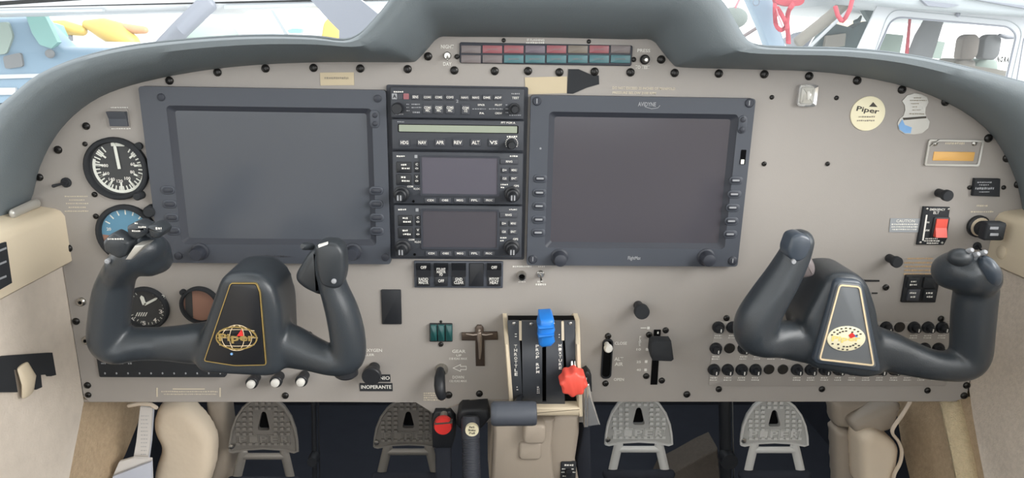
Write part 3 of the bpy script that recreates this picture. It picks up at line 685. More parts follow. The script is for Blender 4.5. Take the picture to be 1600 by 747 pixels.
strokes([(804.5, y, 807.5, 2) for y in (522, 526, 530)]+[(873, y, 876, 2) for y in (523, 527, 531)], q, qy(526)-0.0003)
strokes([(839, y, 843, 1.6) for y in (599, 602, 605, 608, 611, 614)]+[(807, y, 810, 1.6) for y in (597, 601, 605, 609)], q, qy(606)-0.0003)
strokes([(878, 633.5, 892, 2)], q, qy(633)-0.0003)
# levers
t = thing('propeller_lever', 'bright blue ribbed propeller lever knob at top of quadrant', 'lever', W(853, 540, -0.06))
yb = -0.085; k = mp(853, 515, yb)
bl = MB(); bl.prism(poly([(843, 494), (862, 493), (865, 497), (864, 504), (866, 510), (864, 516), (866, 528), (860, 535), (846, 537), (841, 533), (842, 522), (840, 512), (842, 504)], yb), -0.062, -0.100, 0.004)
bl.build('knob', 'blue_plastic', t, ang=50)
MB().prism(poly([(841, 511), (866, 509), (866, 513), (841, 515)], yb-0.016), -0.090, -0.1035, .002).build('rib', 'blue_plastic', t)
MB().prism(poly([(841, 524), (866, 521), (866, 525), (841, 528)], yb-0.016), -0.090, -0.1035, .002).build('rib', 'blue_plastic', t)
MB().sweep([W(850.5, 541, -0.035), W(851, 532, -0.07)], [0.0035, 0.0035], 10).build('stem', 'steel', t)
t = thing('mixture_lever', 'red eight lobed mixture lever knob at lower right of quadrant', 'lever', W(897, 622, -0.08))
c = W(897, 602, -0.105); k = mp(897, 602, -0.105); P = []
for i in range(64):
    a = 2*math.pi*i/64; rr_ = (20.5+1.6*math.cos(8*a+0.5))*k; P.append((c.x+rr_*math.cos(a), c.z+rr_*math.sin(a)))
MB().prism(P, -0.084, -0.106, 0.003).build('knob', 'red_orange', t, ang=50)
for dx in (-2.6, 2.6): MB().sweep([W(896+dx, 565, -0.078), W(896+dx, 600, -0.092)], [0.0016, 0.0016], 8).build('stem', 'steel', t)
t = thing('throttle_lever', 'large blue black cylindrical throttle handle below the quadrant', 'lever', W(800, 665, -0.11))
yb = -0.115; k = mp(800, 646, yb); a, e = W(767, 646.5, yb), W(838, 646, yb)
MB().lathe(a, e-a, [(0, 0), (16, 0), (18.6, .003), (19, .008), (19, (e-a).length-.005), (18, (e-a).length-.001), (16.5, (e-a).length), (0, (e-a).length)] and [(r_*k, h) for r_, h in ((0, 0), (16, 0), (18.6, .003), (19, .008), (19, (e-a).length-.005), (18, (e-a).length-.001), (16.5, (e-a).length), (0, (e-a).length))], 28).build('grip', 'bezel', t)
MB().sweep([W(815, 618, -0.060), W(808, 628, -0.085), W(803, 640, -0.112)], [0.004, .004, .004], 10).build('stem', 'black', t)
# ================================================================ pedestal
pd = thing('pedestal', 'beige moulded centre pedestal below the throttle quadrant', 'pedestal', (W(840, 740, -0.03).x, 0, 0))
r = rect(767, 650, 905, 760, -0.02)
MB().prism(poly([(768, 652), (906, 650), (905, 680), (899, 720), (906, 760), (766, 770), (762, 720)], -0.02), 0.12, -0.020, 0.006).build('body', 'beige_plastic', pd)
MB().prism(poly([(771, 655), (868, 655), (862, 700), (868, 770), (766, 770), (770, 700)], -0.045), -0.018, -0.045, 0.006).build('raised_face', 'beige_plastic', pd)
MB().prism(rrp(818, 664, 853, 694, 8, -0.060), -0.040, -0.062, 0.0035).build('step_block', 'beige_plastic', pd)
MB().prism(rrp(811, 692, 846, 720, 7, -0.050), -0.040, -0.050, 0.003).build('step_block', 'beige_plastic', pd)
t = thing('selector_dial', 'small black selector dial plate low on the pedestal', 'dial', W(888, 747, -0.02))
MB().prism(rrp(876, 722, 900, 750, 2, -0.022), -0.019, -0.0225, .0006).build('dial_plate', 'black_matt', t); text('HORN', 889, 727, 12, 3.4, t, -0.0225) if False else strokes([(882, 727, 896, 3), (878, 733, 883, 1.8), (877, 738, 883, 1.8), (893, 733, 898, 1.8), (894, 738, 899, 1.8), (879, 744, 884, 1.8)], t, -0.0225)
knob(888, 737, [(5.5, 0), (5, .008), (4, .010), (0, .010)], 'black', 'knob', t, -0.0225); MB().box(W(890, 737, -0.033), (0.008, .004, .0025)).build('pointer', 'black', t)
# chrome handle by pedestal, black bracket
t = thing('chrome_handle', 'polished chrome flared handle right of the pedestal', 'handle', W(925, 665, -0.03))
MB().prism(poly([(917, 600), (921, 600), (926, 625), (938, 664), (917, 667)], -0.030), -0.020, -0.031, 0.002).build('flared_blade', 'chrome', t)
MB().prism(poly([(911, 583), (918, 579), (924, 586), (925, 612), (921, 612), (914, 600)], -0.026), -0.010, -0.028, .002).build('hinge', 'black', t)
MB().prism(poly([(912, 590), (917, 590), (919, 667), (913, 668)], -0.028), -0.014, -0.029, .001).build('side_bar', 'chrome', t)
t = MB().prism(poly([(912, 668), (922, 668), (924, 760), (904, 760), (901, 720), (908, 690)], 0.02), 0.06, 0.02, 0.003).build('black_bracket', 'footwell', None); tag(t, 'dark upright bracket strip between the pedestal and the pedals', 'bracket')
# fuel / brake things left of pedestal
t = thing('fuel_selector', 'round red slotted knob on a black box below the panel', 'knob', W(693, 680, -0.03))
MB().prism(poly([(680, 642), (704, 642), (712, 652), (712, 680), (706, 700), (676, 700), (674, 655)], -0.008), 0.03, -0.010, .003).build('mount', 'black', t)
MB().lathe(W(694, 648, -0.012), (0, -1, 0), [(.006, 0), (.006, .02), (0, .02)], 12).build('shaft', 'steel', t)
k = mp(693, 660, -0.035); MB().lathe(W(693, 659.5, -0.024), (0, -1, 0), [(0, 0), (12*k, 0), (14.5*k, .003), (14.5*k, .011), (13*k, .014), (0, .014)], 26).build('knob', 'red', t)
MB().prism(poly([(679, 661.5), (707, 659.5), (707, 661.5), (679, 664)], -0.0385), -0.03, -0.0386).build('slot', 'dark_print', t, False)
MB().box(W(693, 725, 0.01), (0.022, 0.03, 0.09), 0.003).build('bracket', 'footwell', t)
t = thing('brake_handle', 'black ribbed parking brake handle with a round white sticker', 'handle', W(736, 760, -0.05))
MB().prism(poly([(716, 642), (722, 636), (762, 634), (766, 650), (758, 660), (750, 668), (720, 668), (713, 660)], -0.02), 0.02, -0.028, .004).build('head', 'black', t)
p0, p1 = W(735, 655, -0.045), W(737, 775, -0.085); L_ = (p1-p0).length; k = mp(737, 700, -0.06); prof = [(0, -.004), (12*k, -.004), (14.5*k, 0), (14.5*k, .022)]
nr = 34
for i in range(nr):
    h = .024+(L_-.026)*i/nr; d = (L_-.026)/nr; prof += [(14.3*k, h), (14.3*k, h+d*.5), (12.8*k, h+d*.6), (12.8*k, h+d*.92)]
prof += [(0, L_)]
MB().lathe(p0, p1-p0, prof, 24).build('grip', 'bezel_dark', t, ang=30)
c = W(737.5, 672, -0.066); st = MB().lathe(c+Vector((0, .004, 0)), (0, -1, 0), [(0, 0), (10.3*k, 0), (10.3*k, .0052), (0, .0052)], 24).build('sticker', 'emblem_cream', t)
for s, py in (('Park', 667.5), ('Brake', 672.3), ('Pull', 677)): text(s, 737.5, py, 11 if s == 'Brake' else 8.5, 3.6, st, -0.0674, 'dark_print')
# ================================================================ levers right of quadrant
t = thing('alternate_air_lever', 'alternate air slot lever with white tip right of the quadrant', 'lever', W(948, 590))
MB().prism(rrp(941.5, 531, 955, 590, 6, -0.001), 0, -0.0012).build('slot', 'hole_black', t, False)
MB().ring(rrp(940, 529.5, 956.5, 591.5, 7, -0.001), rrp(942, 532, 954.5, 589, 6, -0.001), 0, -0.002).build('slot_rim', 'black', t)
knob(947.5, 537, [(4, 0), (4, .012), (6.5, .013), (6.8, .017), (5, .02), (0, .02)], 'white_print', 'lever_tip', t); screw(950, 525, 5, t); screw(946, 599, 5, t)
t = thing('flap_lever', 'black square paddle flap lever in a vertical slot', 'lever', W(1030, 602))
MB().prism(poly([(1022, 515.5), (1032.5, 515.5), (1027, 601), (1016.5, 601)], -0.001), 0, -0.0014).build('slot', 'hole_black', t, False)
MB().prism(poly([(1018, 536), (1023, 532.5), (1049, 533), (1053, 562), (1049, 565), (1020, 564), (1016.5, 552)], -0.04), -0.024, -0.042, 0.003).build('paddle', 'black_matt', t, ang=50)
MB().sweep([W(1026, 545, 0), W(1028, 548, -0.03)], [0.005, .005], 8).build('stem', 'black', t); MB().box(W(1028, 520, -0.002), (0.002, .001, .003)).build('index_mark', 'white_print', t)
for px, py in ((1014, 523), (1040, 516), (1009.5, 587.5), (1034, 594.5)): screw(px, py, 5, t)
def pullknob(px, py, label, r=12.5, L=0.030, m='black_matt', cap=None, rs=6.5, name='pull_knob', rcap=None):
    t = thing(name, label, 'knob', W(px, py)); k = mp(px, py)
    MB().lathe(W(px, py), (0, -1, 0), [(0, 0), (rs*k, 0), (rs*k, L*.75)], 16).build('shaft', 'black', t)
    MB().lathe(W(px, py), (0, -1, 0), [(0, L*.6), (r*.8*k, L*.6), (r*k, L*.72), (r*k, L*.95), (r*.9*k, L), (0, L)], 24).build('knob', m, t)
    if cap: MB().lathe(W(px, py), (0, -1, 0), [(0, L*.9), (rcap*k, L*.9), (rcap*k, L*1.18), (rcap*.8*k, L*1.22), (0, L*1.22)], 16).build('cap', cap, t)
    return t
pullknob(997, 477, 'round black pull knob alone on the panel above the flap lever', 11.5, .028, rs=7.5)
pullknob(1466, 301, 'black knob projecting above the red guarded switch', 8.5, .022, rs=6.5)
pullknob(1389, 403, 'black knob projecting left of the orange warning print', 8.5, .022, rs=6.5)
for i, (px, py, w) in enumerate(((400, 589, 'left'), (437, 587, 'middle'), (476, 586, 'right'))):
    pullknob(px, py, w+' one of three white capped knobs under the left yoke', 9.5, .020, 'black', 'white_print', 8, 'white_capped_knob', 6.5)
pullknob(585, 574, 'fat black oxygen knob right of the left yoke grip', 14.5, .030, 'black', None, 9)
# dymo labels
for x0, y0, x1, y1, s, lab in ((586, 585, 610, 596.5, 'NIO', 'short black embossed label ending in NIO'), (562, 598.5, 613.5, 611, 'INOPERANTE', 'black embossed label reading INOPERANTE')):
    t = thing('embossed_label', lab, 'label', W((x0+x1)/2, y1)); MB().prism(rrp(x0, y0, x1, y1, .6), 0, -0.0008).build('tape', 'black_matt', t, False)
    text(s, (x0+x1)/2+(3 if s == 'NIO' else 0), (y0+y1)/2, (x1-x0)*(.66 if s == 'NIO' else .92), 6.2, t, -0.0008)
# paper stickers, tapes
def sticker(name, pts, m, label, cat, th=0.0006):
    t = thing(name, label, cat, W(sum(p[0] for p in pts)/len(pts), max(p[1] for p in pts))); MB().prism(poly(pts), 0, -th).build('sheet', m, t, False); return t
t = sticker('paper_label', [(500, 113.5), (553, 113), (553.5, 133), (501, 133.5)], 'tape_cream', 'cream paper label with faded print above the left display', 'label'); strokes([(507, 122, 545, 4)], t, -0.0006, 'mid_print')
sticker('masking_tape', [(820, 121), (886, 119.5), (885.5, 145.5), (821, 147.5)], 'tape_cream', 'strip of cream masking tape above the radio stack', 'tape')
sticker('black_tape', [(888, 108), (904, 108), (921, 115.5), (935.5, 118), (936, 131.5), (917, 137), (895, 146.5), (886, 146)], 'black_matt', 'torn piece of black tape beside the masking tape', 'tape', 0.001)
t = thing('round_sticker', 'round cream sticker with dark brand logo at the upper right', 'sticker', W(1355, 204)); MB().prism(ell(1355.5, 177.5, 27, 26.3, 0, 40), 0, -0.0012, .0004).build('disc', 'emblem_cream', t)
text('Piper', 1356, 173, 36, 10, t, -0.0012, 'dark_print', rot=-0.12); MB().prism(poly([(1357, 166.5), (1363.5, 159.5), (1370, 167)]), -0.0012, -0.0016).build('logo_mark', 'dark_print', t, False)
strokes([(1342, 182.5, 1367, 2.4), (1339, 188.5, 1368, 2.4)], t, -0.0012, 'mid_print')
t = thing('foil_placard', 'hourglass shaped silvery card with pale blue corner', 'placard', W(1428, 210)); 
fp = [(1409, 158), (1417, 149), (1428, 146), (1438, 147), (1448, 152), (1450, 160), (1446, 168), (1445, 177), (1447, 183), (1452, 190), (1450, 200), (1440, 208), (1428, 210), (1413, 209), (1404, 203), (1402, 193), (1405, 186), (1411, 181), (1414, 172), (1413, 164)]
MB().prism(poly(fp), 0, -0.001).build('card', 'foil', t, False); MB().prism(poly([(1403, 196), (1409, 186.5), (1413, 195), (1424, 199), (1422, 208), (1413, 208), (1404.5, 202)]), -0.001, -0.0014).build('blue_patch', 'blue_tint', t, False)
MB().prism(poly([(1410, 184), (1446, 181.5), (1446.5, 184.5), (1411, 187.5)]), -0.001, -0.0016).build('dark_band', 'dark_print', t, False)
strokes([(1428, 153, 1440, 1.6), (1422, 157, 1448, 1.6), (1424, 162, 1436, 1.6), (1426, 167, 1434, 1.6), (1426, 172, 1439, 1.6), (1421, 178, 1444, 2)], t, -0.001, 'mid_print')
# dome light
t = thing('dome_light', 'small chrome framed map light with clear lens', 'light', W(1260, 166)); MB().ring(rrp(1245, 132, 1274, 166, 4), rrp(1249, 136, 1270, 162, 3), 0, -0.006, -0.003).build('frame', 'chrome', t)
MB().prism(rrp(1249, 136, 1270, 162, 3), 0, -0.0055, .003).build('lens', 'dome_lens', t); MB().sweep([W(1263, 144, -.0056), W(1263, 154, -.0056)], [.002, .002], 8).build('bulb', 'white_print', t)
# amber indicator
t = thing('amber_indicator', 'clear framed indicator with an orange strip at the right', 'indicator', W(1489, 259)); MB().ring(rrp(1446, 218, 1532, 259, 3), rrp(1449, 221, 1529, 256, 2), 0, -0.003).build('frame', 'foil', t)
MB().prism(rrp(1449, 221, 1529, 256, 2), 0, -0.0012).build('backing', 'panel_paint', t, False); MB().prism(rrp(1457, 237, 1521, 251, 1), 0, -0.002, .0004).build('strip', 'amber', t); strokes([(1477, 224, 1507, 4)], t, -0.0012, 'cream_print')
for px in (1461, 1522): screw(px, 224, 4, t, -0.001, 'steel')
MB().sweep([W(1454, 228, -.004), W(1468, 219, -.004)], [.0008, .0008], 6).build('wire', 'steel', t)
# hour meter
t = thing('hour_meter', 'small black hour meter with white digits near the right edge', 'meter', W(1541, 308)); MB().prism(poly([(1523, 279), (1563, 279.5), (1562, 307.5), (1519.5, 306)], -.004), 0, -0.005, .001).build('case', 'black_matt', t)
strokes([(1527, 285, 1550, 2.4), (1530, 289, 1545, 2.2), (1530, 300, 1546, 1.8)], t, -0.005, 'grey_print'); text('1495 6', 1538, 294.5, 28, 4, t, -0.005, 'grey_print') if False else strokes([(1524, 294.5, 1553, 4)], t, -0.005, 'grey_print'); 
for px in (1515, 1568): screw(px, 293, 3.6, t)
# ELT switch
t = thing('emergency_switch', 'black switch plate with a bright red rocker', 'switch', W(1460, 383)); MB().prism(poly([(1443.5, 323), (1485, 324), (1483, 340), (1481, 372), (1475, 383), (1433, 382.5)], -.003), 0, -0.003, .001).build('plate', 'black_matt', t)
rk_, ya, yb_ = rocker(t, 1459.5, 341.5, 1477, 369, -0.003, False, 'red_orange'); MB().prism(rrp(1456, 339, 1481, 371, 2, -.003), -.002, -.0045, .0008).build('rocker_frame', 'black', t)
text('EMERGENCY', 1465, 327.5, 24, 3.6, t, -.003); text('ELT', 1463, 332.5, 9, 4, t, -.003); text('ON', 1449, 347.5, 6, 3, t, -.003); text('ARM', 1448, 360, 8, 3, t, -.003)
strokes([(1446, 373, 1465, 2.6), (1444, 376.5, 1468, 2.6), (1448, 380, 1466, 2.4)], t, -.003); MB().prism(poly([(1444.5, 335), (1447, 335), (1441, 375), (1438.5, 375)]), -.003, -.0034).build('white_bar', 'white_print', t, False)
for px, py in ((1448.5, 326.5), (1482, 327), (1438, 379), (1472, 379.5)): screw(px, py, 2, t, -.003, 'steel')
t = thing('caution_placard', 'grey caution placard left of the red switch', 'placard', W(1414, 363)); MB().prism(poly([(1391, 341), (1440, 341.5), (1437, 363), (1389, 362.5)]), 0, -.0006).build('plate', 'caution_grey', t, False)
text('CAUTION', 1415, 345.3, 29, 4.6, t, -.0006); strokes([(1393, 350.5, 1434, 2.2), (1393, 354.5, 1434, 2.2), (1394, 358.5, 1432, 2.0)], t, -.0006)
# ignition
t = thing('dimmer_socket', 'round cream rimmed socket with a black two slot plug', 'socket', W(1530, 372)); knob(1527, 353, [(17, 0), (17, .004), (14.5, .006), (14.5, .004), (0, .004)], 'black', 'rim', t); knob(1527, 353, [(14.4, .003), (14.4, .0055), (12, .0055), (0, .003)], 'cream', 'inner_ring', t); knob(1529, 355, [(12, 0), (11, .012), (0, .012)], 'black_matt', 'plug_neck', t)
r = rect(1536, 347, 1568, 375, -0.035); MB().prism(rr(*r, .003), -0.028, -0.040, .003).build('plug_body', 'black_matt', t); 
for py in (356.5, 366.5): MB().prism(rrp(1547, py-2, 1560, py+2, .5, -0.0402), -.040, -.0404).build('plug_slot', 'grey_print', t, False)
toggle(1526, 384, 'dark toggle lever hidden behind the right yoke grip', (0, 6), 'black', 6, bm='black_matt')
# rocker pair
t = thing('rocker_pair', 'black plate of four small rocker switches above the right yoke arm', 'switch', W(1438, 473)); MB().prism(rrp(1412, 430, 1466, 473, 1.5, -.003), 0, -.003, .0008).build('plate', 'black', t)
for x0, up, s1, s2 in ((1417.5, True, 'A/P\nTEST', 'TRIM\nUP'), (1443, True, None, 'A/T\nSTOP')):
    k1 = MB().prism(rrp(x0, 433, x0+19, 450, 1, -.005), -.002, -.0065, .001).build('key', 'black_matt', t); k2 = MB().prism(rrp(x0, 452, x0+19, 470, 1, -.005), -.002, -.0065, .001).build('key', 'radio_key' if x0 < 1430 else 'black_matt', t)
    strokes([(x0+6, 440, x0+14, 3), (x0+4, 445, x0+15, 3)], k1, -.0065) if s1 else None
    strokes([(x0+4, 458, x0+15, 3), (x0+5, 464, x0+14, 3)], k2, -.0065)
# ================================================================ circuit breakers
cb = thing('breaker_panel', 'grey plate with rows of black circuit breakers behind the right yoke', 'breaker panel', W(1300, 604)); YB = -0.0016
MB().prism(rrp(1112, 503, 1488, 603.5, 4, YB), 0, YB, .0006).build('plate', 'panel_paint', cb)
k0 = mp(1300, 560); colm = MB().lathe((0, 0, 0), (0, -1, 0), [(0, 0), (9.3*k0, 0), (9.3*k0, .003), (8*k0, .005), (0, .005)], 16).mesh('breaker', 'black'); butm = MB().lathe((0, 0, 0), (0, -1, 0), [(0, .004), (5.2*k0, .004), (5.2*k0, .012), (4.2*k0, .0135), (0, .0135)], 12).mesh('button', 'black')
mrkm = MB().box((0, -0.0137, 0), (1.6*k0, .0004, 5*k0)).mesh('rating_mark', 'white_print'); flatm = MB().lathe((0, 0, 0), (0, -1, 0), [(0, 0), (8.3*k0, 0), (8.3*k0, .001), (7.6*k0, .0016), (0, .0016)], 16).mesh('blank_plug', 'screw_dark')
rows = [(1122, 1380, 511, 21.8, (13,), 17), (1118, 1440, 544, 21.7, (1,), 17), (1115, 1490, 577, 21.6, (4, 5), 18)]
lab = []
for x0, _, py, pitch, flats, nn in rows:
    for i in range(nn):
        px = x0+i*pitch*(1.0+0.0015*i if False else 1)
        if px > 1478: continue
        if i in flats: link('blank_plug', flatm, cb, W(px, py, YB)); continue
        c_ = link('breaker', colm, cb, W(px, py, YB)); bt = link('button', butm, c_, W(px, py, YB)); mk = bpy.data.objects.new('rating_mark', mrkm); col.objects.link(mk); mk.parent = c_
        lab += [(px-5, py+13.5, px+6, 2.0), (px-6, py+17, px+6, 1.8)]
strokes(lab, cb, YB)
# ================================================================ gauges on the left
def gauge(px, py, r, label, name='gauge', face='dial_black'):
    t = thing(name, label, 'gauge', W(px, py+r)); k = mp(px, py)
    MB().lathe(W(px, py), (0, -1, 0), [(r*k, 0), (r*k, .006), (r*.95*k, .008), (r*.86*k, .008), (r*.83*k, .003), (r*.83*k, 0)], 40).build('bezel', 'black_matt', t)
    MB().lathe(W(px, py), (0, -1, 0), [(0, 0), (r*.84*k, 0), (r*.84*k, .0025), (0, .0025)], 36).build('dial', face, t); return t
def ticks(t, px, py, r0, r1, a0, a1, n, w, y=-0.0028, m='dial_white', name='dial_mark'):
    b = MB(); c = W(px, py, y); k = mp(px, py, y)
    for i in range(n):
        a = math.radians(a0+(a1-a0)*i/max(n-1, 1)); d = Vector((math.sin(a), 0, math.cos(a))); s = Vector((math.cos(a), 0, -math.sin(a)))*w*k/2
        b.add([c+d*r0*k-s, c+d*r0*k+s, c+d*r1*k+s, c+d*r1*k-s], [(0, 1, 2, 3)])
    return b.build(name, m, t, False)
def needle(t, px, py, a, L, w, y=-0.0035, m='dial_white', tail=0.0):
    a = math.radians(a); c = W(px, py, y); k = mp(px, py, y); d = Vector((math.sin(a), 0, math.cos(a))); s = Vector((math.cos(a), 0, -math.sin(a)))*w*k/2
    pts = [c-d*tail*k-s, c-d*tail*k+s, c+d*L*.8*k+s, c+d*L*k, c+d*L*.8*k-s]; return MB().prism([(p.x, p.z) for p in pts], y, y-.0008).build('needle', m, t, False)
g = gauge(184, 263, 50, 'round airspeed gauge with white arc and upright needle'); cx, cy = 186, 262
ticks(g, cx, cy, 30, 40, 35, 325, 30, 2.0); ticks(g, cx, cy, 24, 40, 50, 310, 9, 3)
b = MB(); c = W(cx, cy, -.0029); k = mp(cx, cy)
for a0, a1 in ((80, 290),):
    for i in range(30):
        u, v = math.radians(a0+(a1-a0)*i/30), math.radians(a0+(a1-a0)*(i+1)/30); 
        b.add([c+Vector((math.sin(z)*rr_*k, 0, math.cos(z)*rr_*k)) for z, rr_ in ((u, 36.5), (u, 41), (v, 41), (v, 36.5))], [(0, 1, 2, 3)])
b.build('white_arc', 'dial_white', g, False); needle(g, cx, cy-2, -4, 38, 4.5, tail=4)
for i, s in enumerate(('60', '80', '100', '120', '140', '160', '180')):
    a = math.radians(75+i*34); text(s, cx+math.sin(a)*22, cy-math.cos(a)*21, 7 if len(s) == 2 else 9.5, 5, g, -.0025)
MB().prism(rrp(175, 222, 196, 228, 1), -.0025, -.0030).build('top_mark', 'dial_white', g, False)
for px, py in ((218, 228), ): knob(px, py, [(6, 0), (6, .004), (0, .004)], 'black_matt', 'mount_screw', g)
knob(221, 304, [(7, 0), (6.5, .012), (5, .014), (0, .014)], 'black_matt', 'setting_knob', g)
g = gauge(200, 364, 47, 'round attitude gauge with pale blue upper dial behind left yoke grip', face='dial_blue')
MB().prism([p for p in ell(200, 366, 38, 36)][14:]+[], -.0025, -.003).build('ground_half', 'dial_brown', g, False)
knob(239, 328, [(10, 0), (9, .012), (7, .014), (0, .014)], 'black_matt', 'setting_knob', g); ticks(g, 200, 364, 30, 38, -60, 60, 7, 2)
text('20', 170, 358, 7, 5, g, -.0025)
g = gauge(229, 481, 36, 'round altimeter with two white hands seen behind left yoke grip'); cx, cy = 226, 476
needle(g, cx, cy, 62, 26, 3.6); needle(g, cx, cy, -12, 16, 6); 
for s, x, y in (('2', 255, 464), ('3', 251, 487), ('4', 242, 500), ('5', 225, 505), ('6', 207, 499)): text(s, x, y, 5.5, 7, g, -.0025)
b = MB(); 
for i in range(5): b.prism(poly([(213+i*3.6, 493), (216+i*3.6, 487), (217.6+i*3.6, 487), (214.6+i*3.6, 493)]), -.0025, -.003)
b.build('hatched_flag', 'dial_white', g, False); ticks(g, 229, 481, 25, 29, 30, 330, 25, 1)
g = gauge(314, 476, 31, 'small gauge with reddish brown dial between left yoke grip and hub', face='dial_brown')
MB().prism(poly([(291, 462), (301, 452), (303, 497), (297, 498), (291, 488)]), -.0025, -.003).build('scale_panel', 'dial_black', g, False); ticks(g, 296, 480, 0, 4, 0, 330, 6, 1.5); knob(287, 456, [(5, 0), (5, .004), (0, .004)], 'black_matt', 'mount_screw', g)
t = thing('square_rocker', 'small dark square rocker switch above the airspeed gauge', 'switch', W(186, 198)); MB().prism(rrp(170, 170, 202, 199, 2), 0, -.002).build('plate', 'panel_paint', t); rocker(t, 172, 174, 200, 197, -.002, True, 'bezel'); strokes([(173, 168, 200, 2), (174, 201, 205, 2)], t, 0)
toggle(104, 285, 'dark toggle lever left of the airspeed gauge', (-9, 2), 'black', 8, bm='black_matt')
for px, py, w in ((128, 471, 'upper'), (136, 531, 'lower')):
    t = thing('jack_socket', w+' steel jack socket at the left edge of the panel', 'socket', W(px, py+7)); knob(px, py, [(7, 0), (7, .003), (5, .005), (3, .005), (3, .002), (0, .002)], 'steel', 'collar', t); knob(px, py, [(2.9, .0018), (2.9, .0024), (0, .0024)], 'hole_black', 'hole', t)
# strip of small breakers low on the left
t = thing('switch_strip', 'long black strip with a row of tiny white dots under left yoke', 'switch', W(250, 590)); MB().prism(rrp(153, 556, 351, 589.5, 3, -.006), 0, -.008, .002).build('case', 'black_matt', t)
b = MB()
for i in range(11): c = W(164+i*18, 583.5, -.0082); b.ball(c, (.0012, .001, .0016), None, 8, 6)
b.build('dot_mark', 'grey_print', t); strokes([(158+i*14, 568, 165+i*14, 3) for i in range(4)], t, -.008, 'grey_print')
# ================================================================ YOKES
def skel(b, pts, y, seg=16, n=5):
    """pts: px, py, half width px, half depth m, dy"""
    Q = crom([tuple(map(float, p)) for p in pts], n); path = []; rad = []
    for px, py, hw, hd, dy in Q: path.append(W(px, py, y+dy)); rad.append((hw*mp(px, py, y+dy), hd))
    b.sweep(path, rad, seg)
def emblem(t, px, py, rx, ry, y, style):
    e = thing  # noqa
    if style == 'globe':
        def ringm(ax, ay, w): return MB().ring(ell(px, py, ax, ay, y), ell(px, py, ax-w, ay-w, y), y+.001, y-.0012)
        base = ringm(rx, ry, 2.0).build('emblem', 'gold', t); b = MB(); k = mp(px, py, y)
        for f in (0.35, 0.72):
            P = [W(px+f*rx*math.cos(a), py+ry*math.sin(a), y-.0006) for a in [2*math.pi*i/28 for i in range(29)]]; b.sweep(P, [.55*k]*29, 6, caps=False, rnd=False)
        for f in (-0.55, 0.0, 0.55):
            w = rx*math.sqrt(1-f*f); P = [W(px+w*(i/8*2-1), py+f*ry+2*(1-(i/4-1)**2)*(1 if f > 0 else -1 if f < 0 else 0), y-.0006) for i in range(9)]; b.sweep(P, [.5*k]*9, 6)
        b.build('globe_lines', 'gold_pale', base)
        text('Piper', px, py+1, rx*1.75, ry*0.85, base, y-.002, 'gold', bold=.03); MB().prism(poly([(px+1, py-4), (px+8, py-14), (px+11, py-4)], y), y-.001, y-.0022).build('red_arrow', 'red', base, False)
    else:
        base = MB().prism(ell(px, py, rx, ry, y, 32, -0.06), y+.001, y-.0010, .0004).build('emblem', 'emblem_cream', t); b = MB()
        for i in range(22):
            a = 2*math.pi*i/22+.1
            for f in (.82, .6):
                if (i % 11) in (0, 10) or random.random() < .15: continue
                cx, cy = px+rx*f*math.cos(a), py+ry*f*math.sin(a)
                if abs(cy-py-1) < ry*.30: continue
                b.prism(rrp(cx-1.6, cy-1.0, cx+1.6, cy+1.0, .3, y), y-.0008, y-.0014)
        b.build('globe_lines', 'dark_print', base, False); text('Piper', px, py+1.5, rx*1.5, ry*.55, base, y-.001, 'emblem_yellow', bold=.03)
        MB().prism(poly([(px+3, py-6), (px+9, py-10), (px+14, py-4), (px+6, py-1)], y), y-.001, y-.0016).build('red_arrow', 'red', base, False)
        MB().prism(poly([(px+11, py-8), (px+18, py-3), (px+14, py-3)], y), y-.001, y-.0016).build('blue_arrow', 'blue_plastic', base, False)
def frame_line(t, pts, y, wpx, m, name):
    P = poly(pts, y); o, i = P, inset(P if sum(P[a][0]*P[(a+1) % len(P)][1]-P[(a+1) % len(P)][0]*P[a][1] for a in range(len(P))) > 0 else P[::-1], wpx*mp(pts[0][0], pts[0][1], y))
    o = P if sum(P[a][0]*P[(a+1) % len(P)][1]-P[(a+1) % len(P)][0]*P[a][1] for a in range(len(P))) > 0 else P[::-1]
    MB().ring(o, i, y+.002, y-.0010).build(name, m, t)
def rpoly(pts, r, n=4):
    """round the corners of a pixel polygon"""
    o = []
    for i in range(len(pts)):
        a, b_, c = Vector(pts[i-1]), Vector(pts[i]), Vector(pts[(i+1) % len(pts)])
        u = (a-b_); v = (c-b_); ru = min(r, u.length*.45); rv = min(r, v.length*.45); p0 = b_+u.normalized()*ru; p2 = b_+v.normalized()*rv
        for k in range(n+1):
            s = k/n; o.append(tuple(p0*(1-s)**2+b_*2*s*(1-s)+p2*s*s))
    return o
# ---- left yoke
YL = -0.15
yk = thing('control_yoke', 'left black control yoke with gold globe emblem on glossy hub plate', 'yoke', W(380, 590, YL))
b = MB()
skel(b, [(186,425,25,.022,.0),(177,455,29,.024,.0),(171,495,30,.025,.0),(170,530,30,.025,.0),(184,545,24,.023,.0),(210,538,27,.021,.004),(250,537,27,.020,.010),(300,537,33,.022,.012),(345,535,38,.024,.012)], YL)
skel(b, [(415,535,40,.024,.012),(450,540,37,.022,.010),(490,554,28,.020,.006),(520,563,24,.020,.0),(543,558,27,.021,.0),(543,525,28,.022,.0),(534,485,26,.022,.0),(521,448,22,.021,.0),(514,415,22,.020,.0),(512,395,19,.018,.0)], YL)
b.prism(poly(rpoly([(350, 428), (372, 420), (408, 421), (432, 440), (444, 480), (447, 576), (425, 583), (320, 577), (305, 560), (318, 520)], 14), YL), YL+.055, YL-.016, .008)
b.sweep([W(186, 432, YL), W(196, 412, YL-.006), W(212, 396, YL-.008), W(232, 386, YL-.004)], [(26*.00062, .024), (30*.00062, .028), (34*.00062, .030), (30*.00062, .026)], 16)
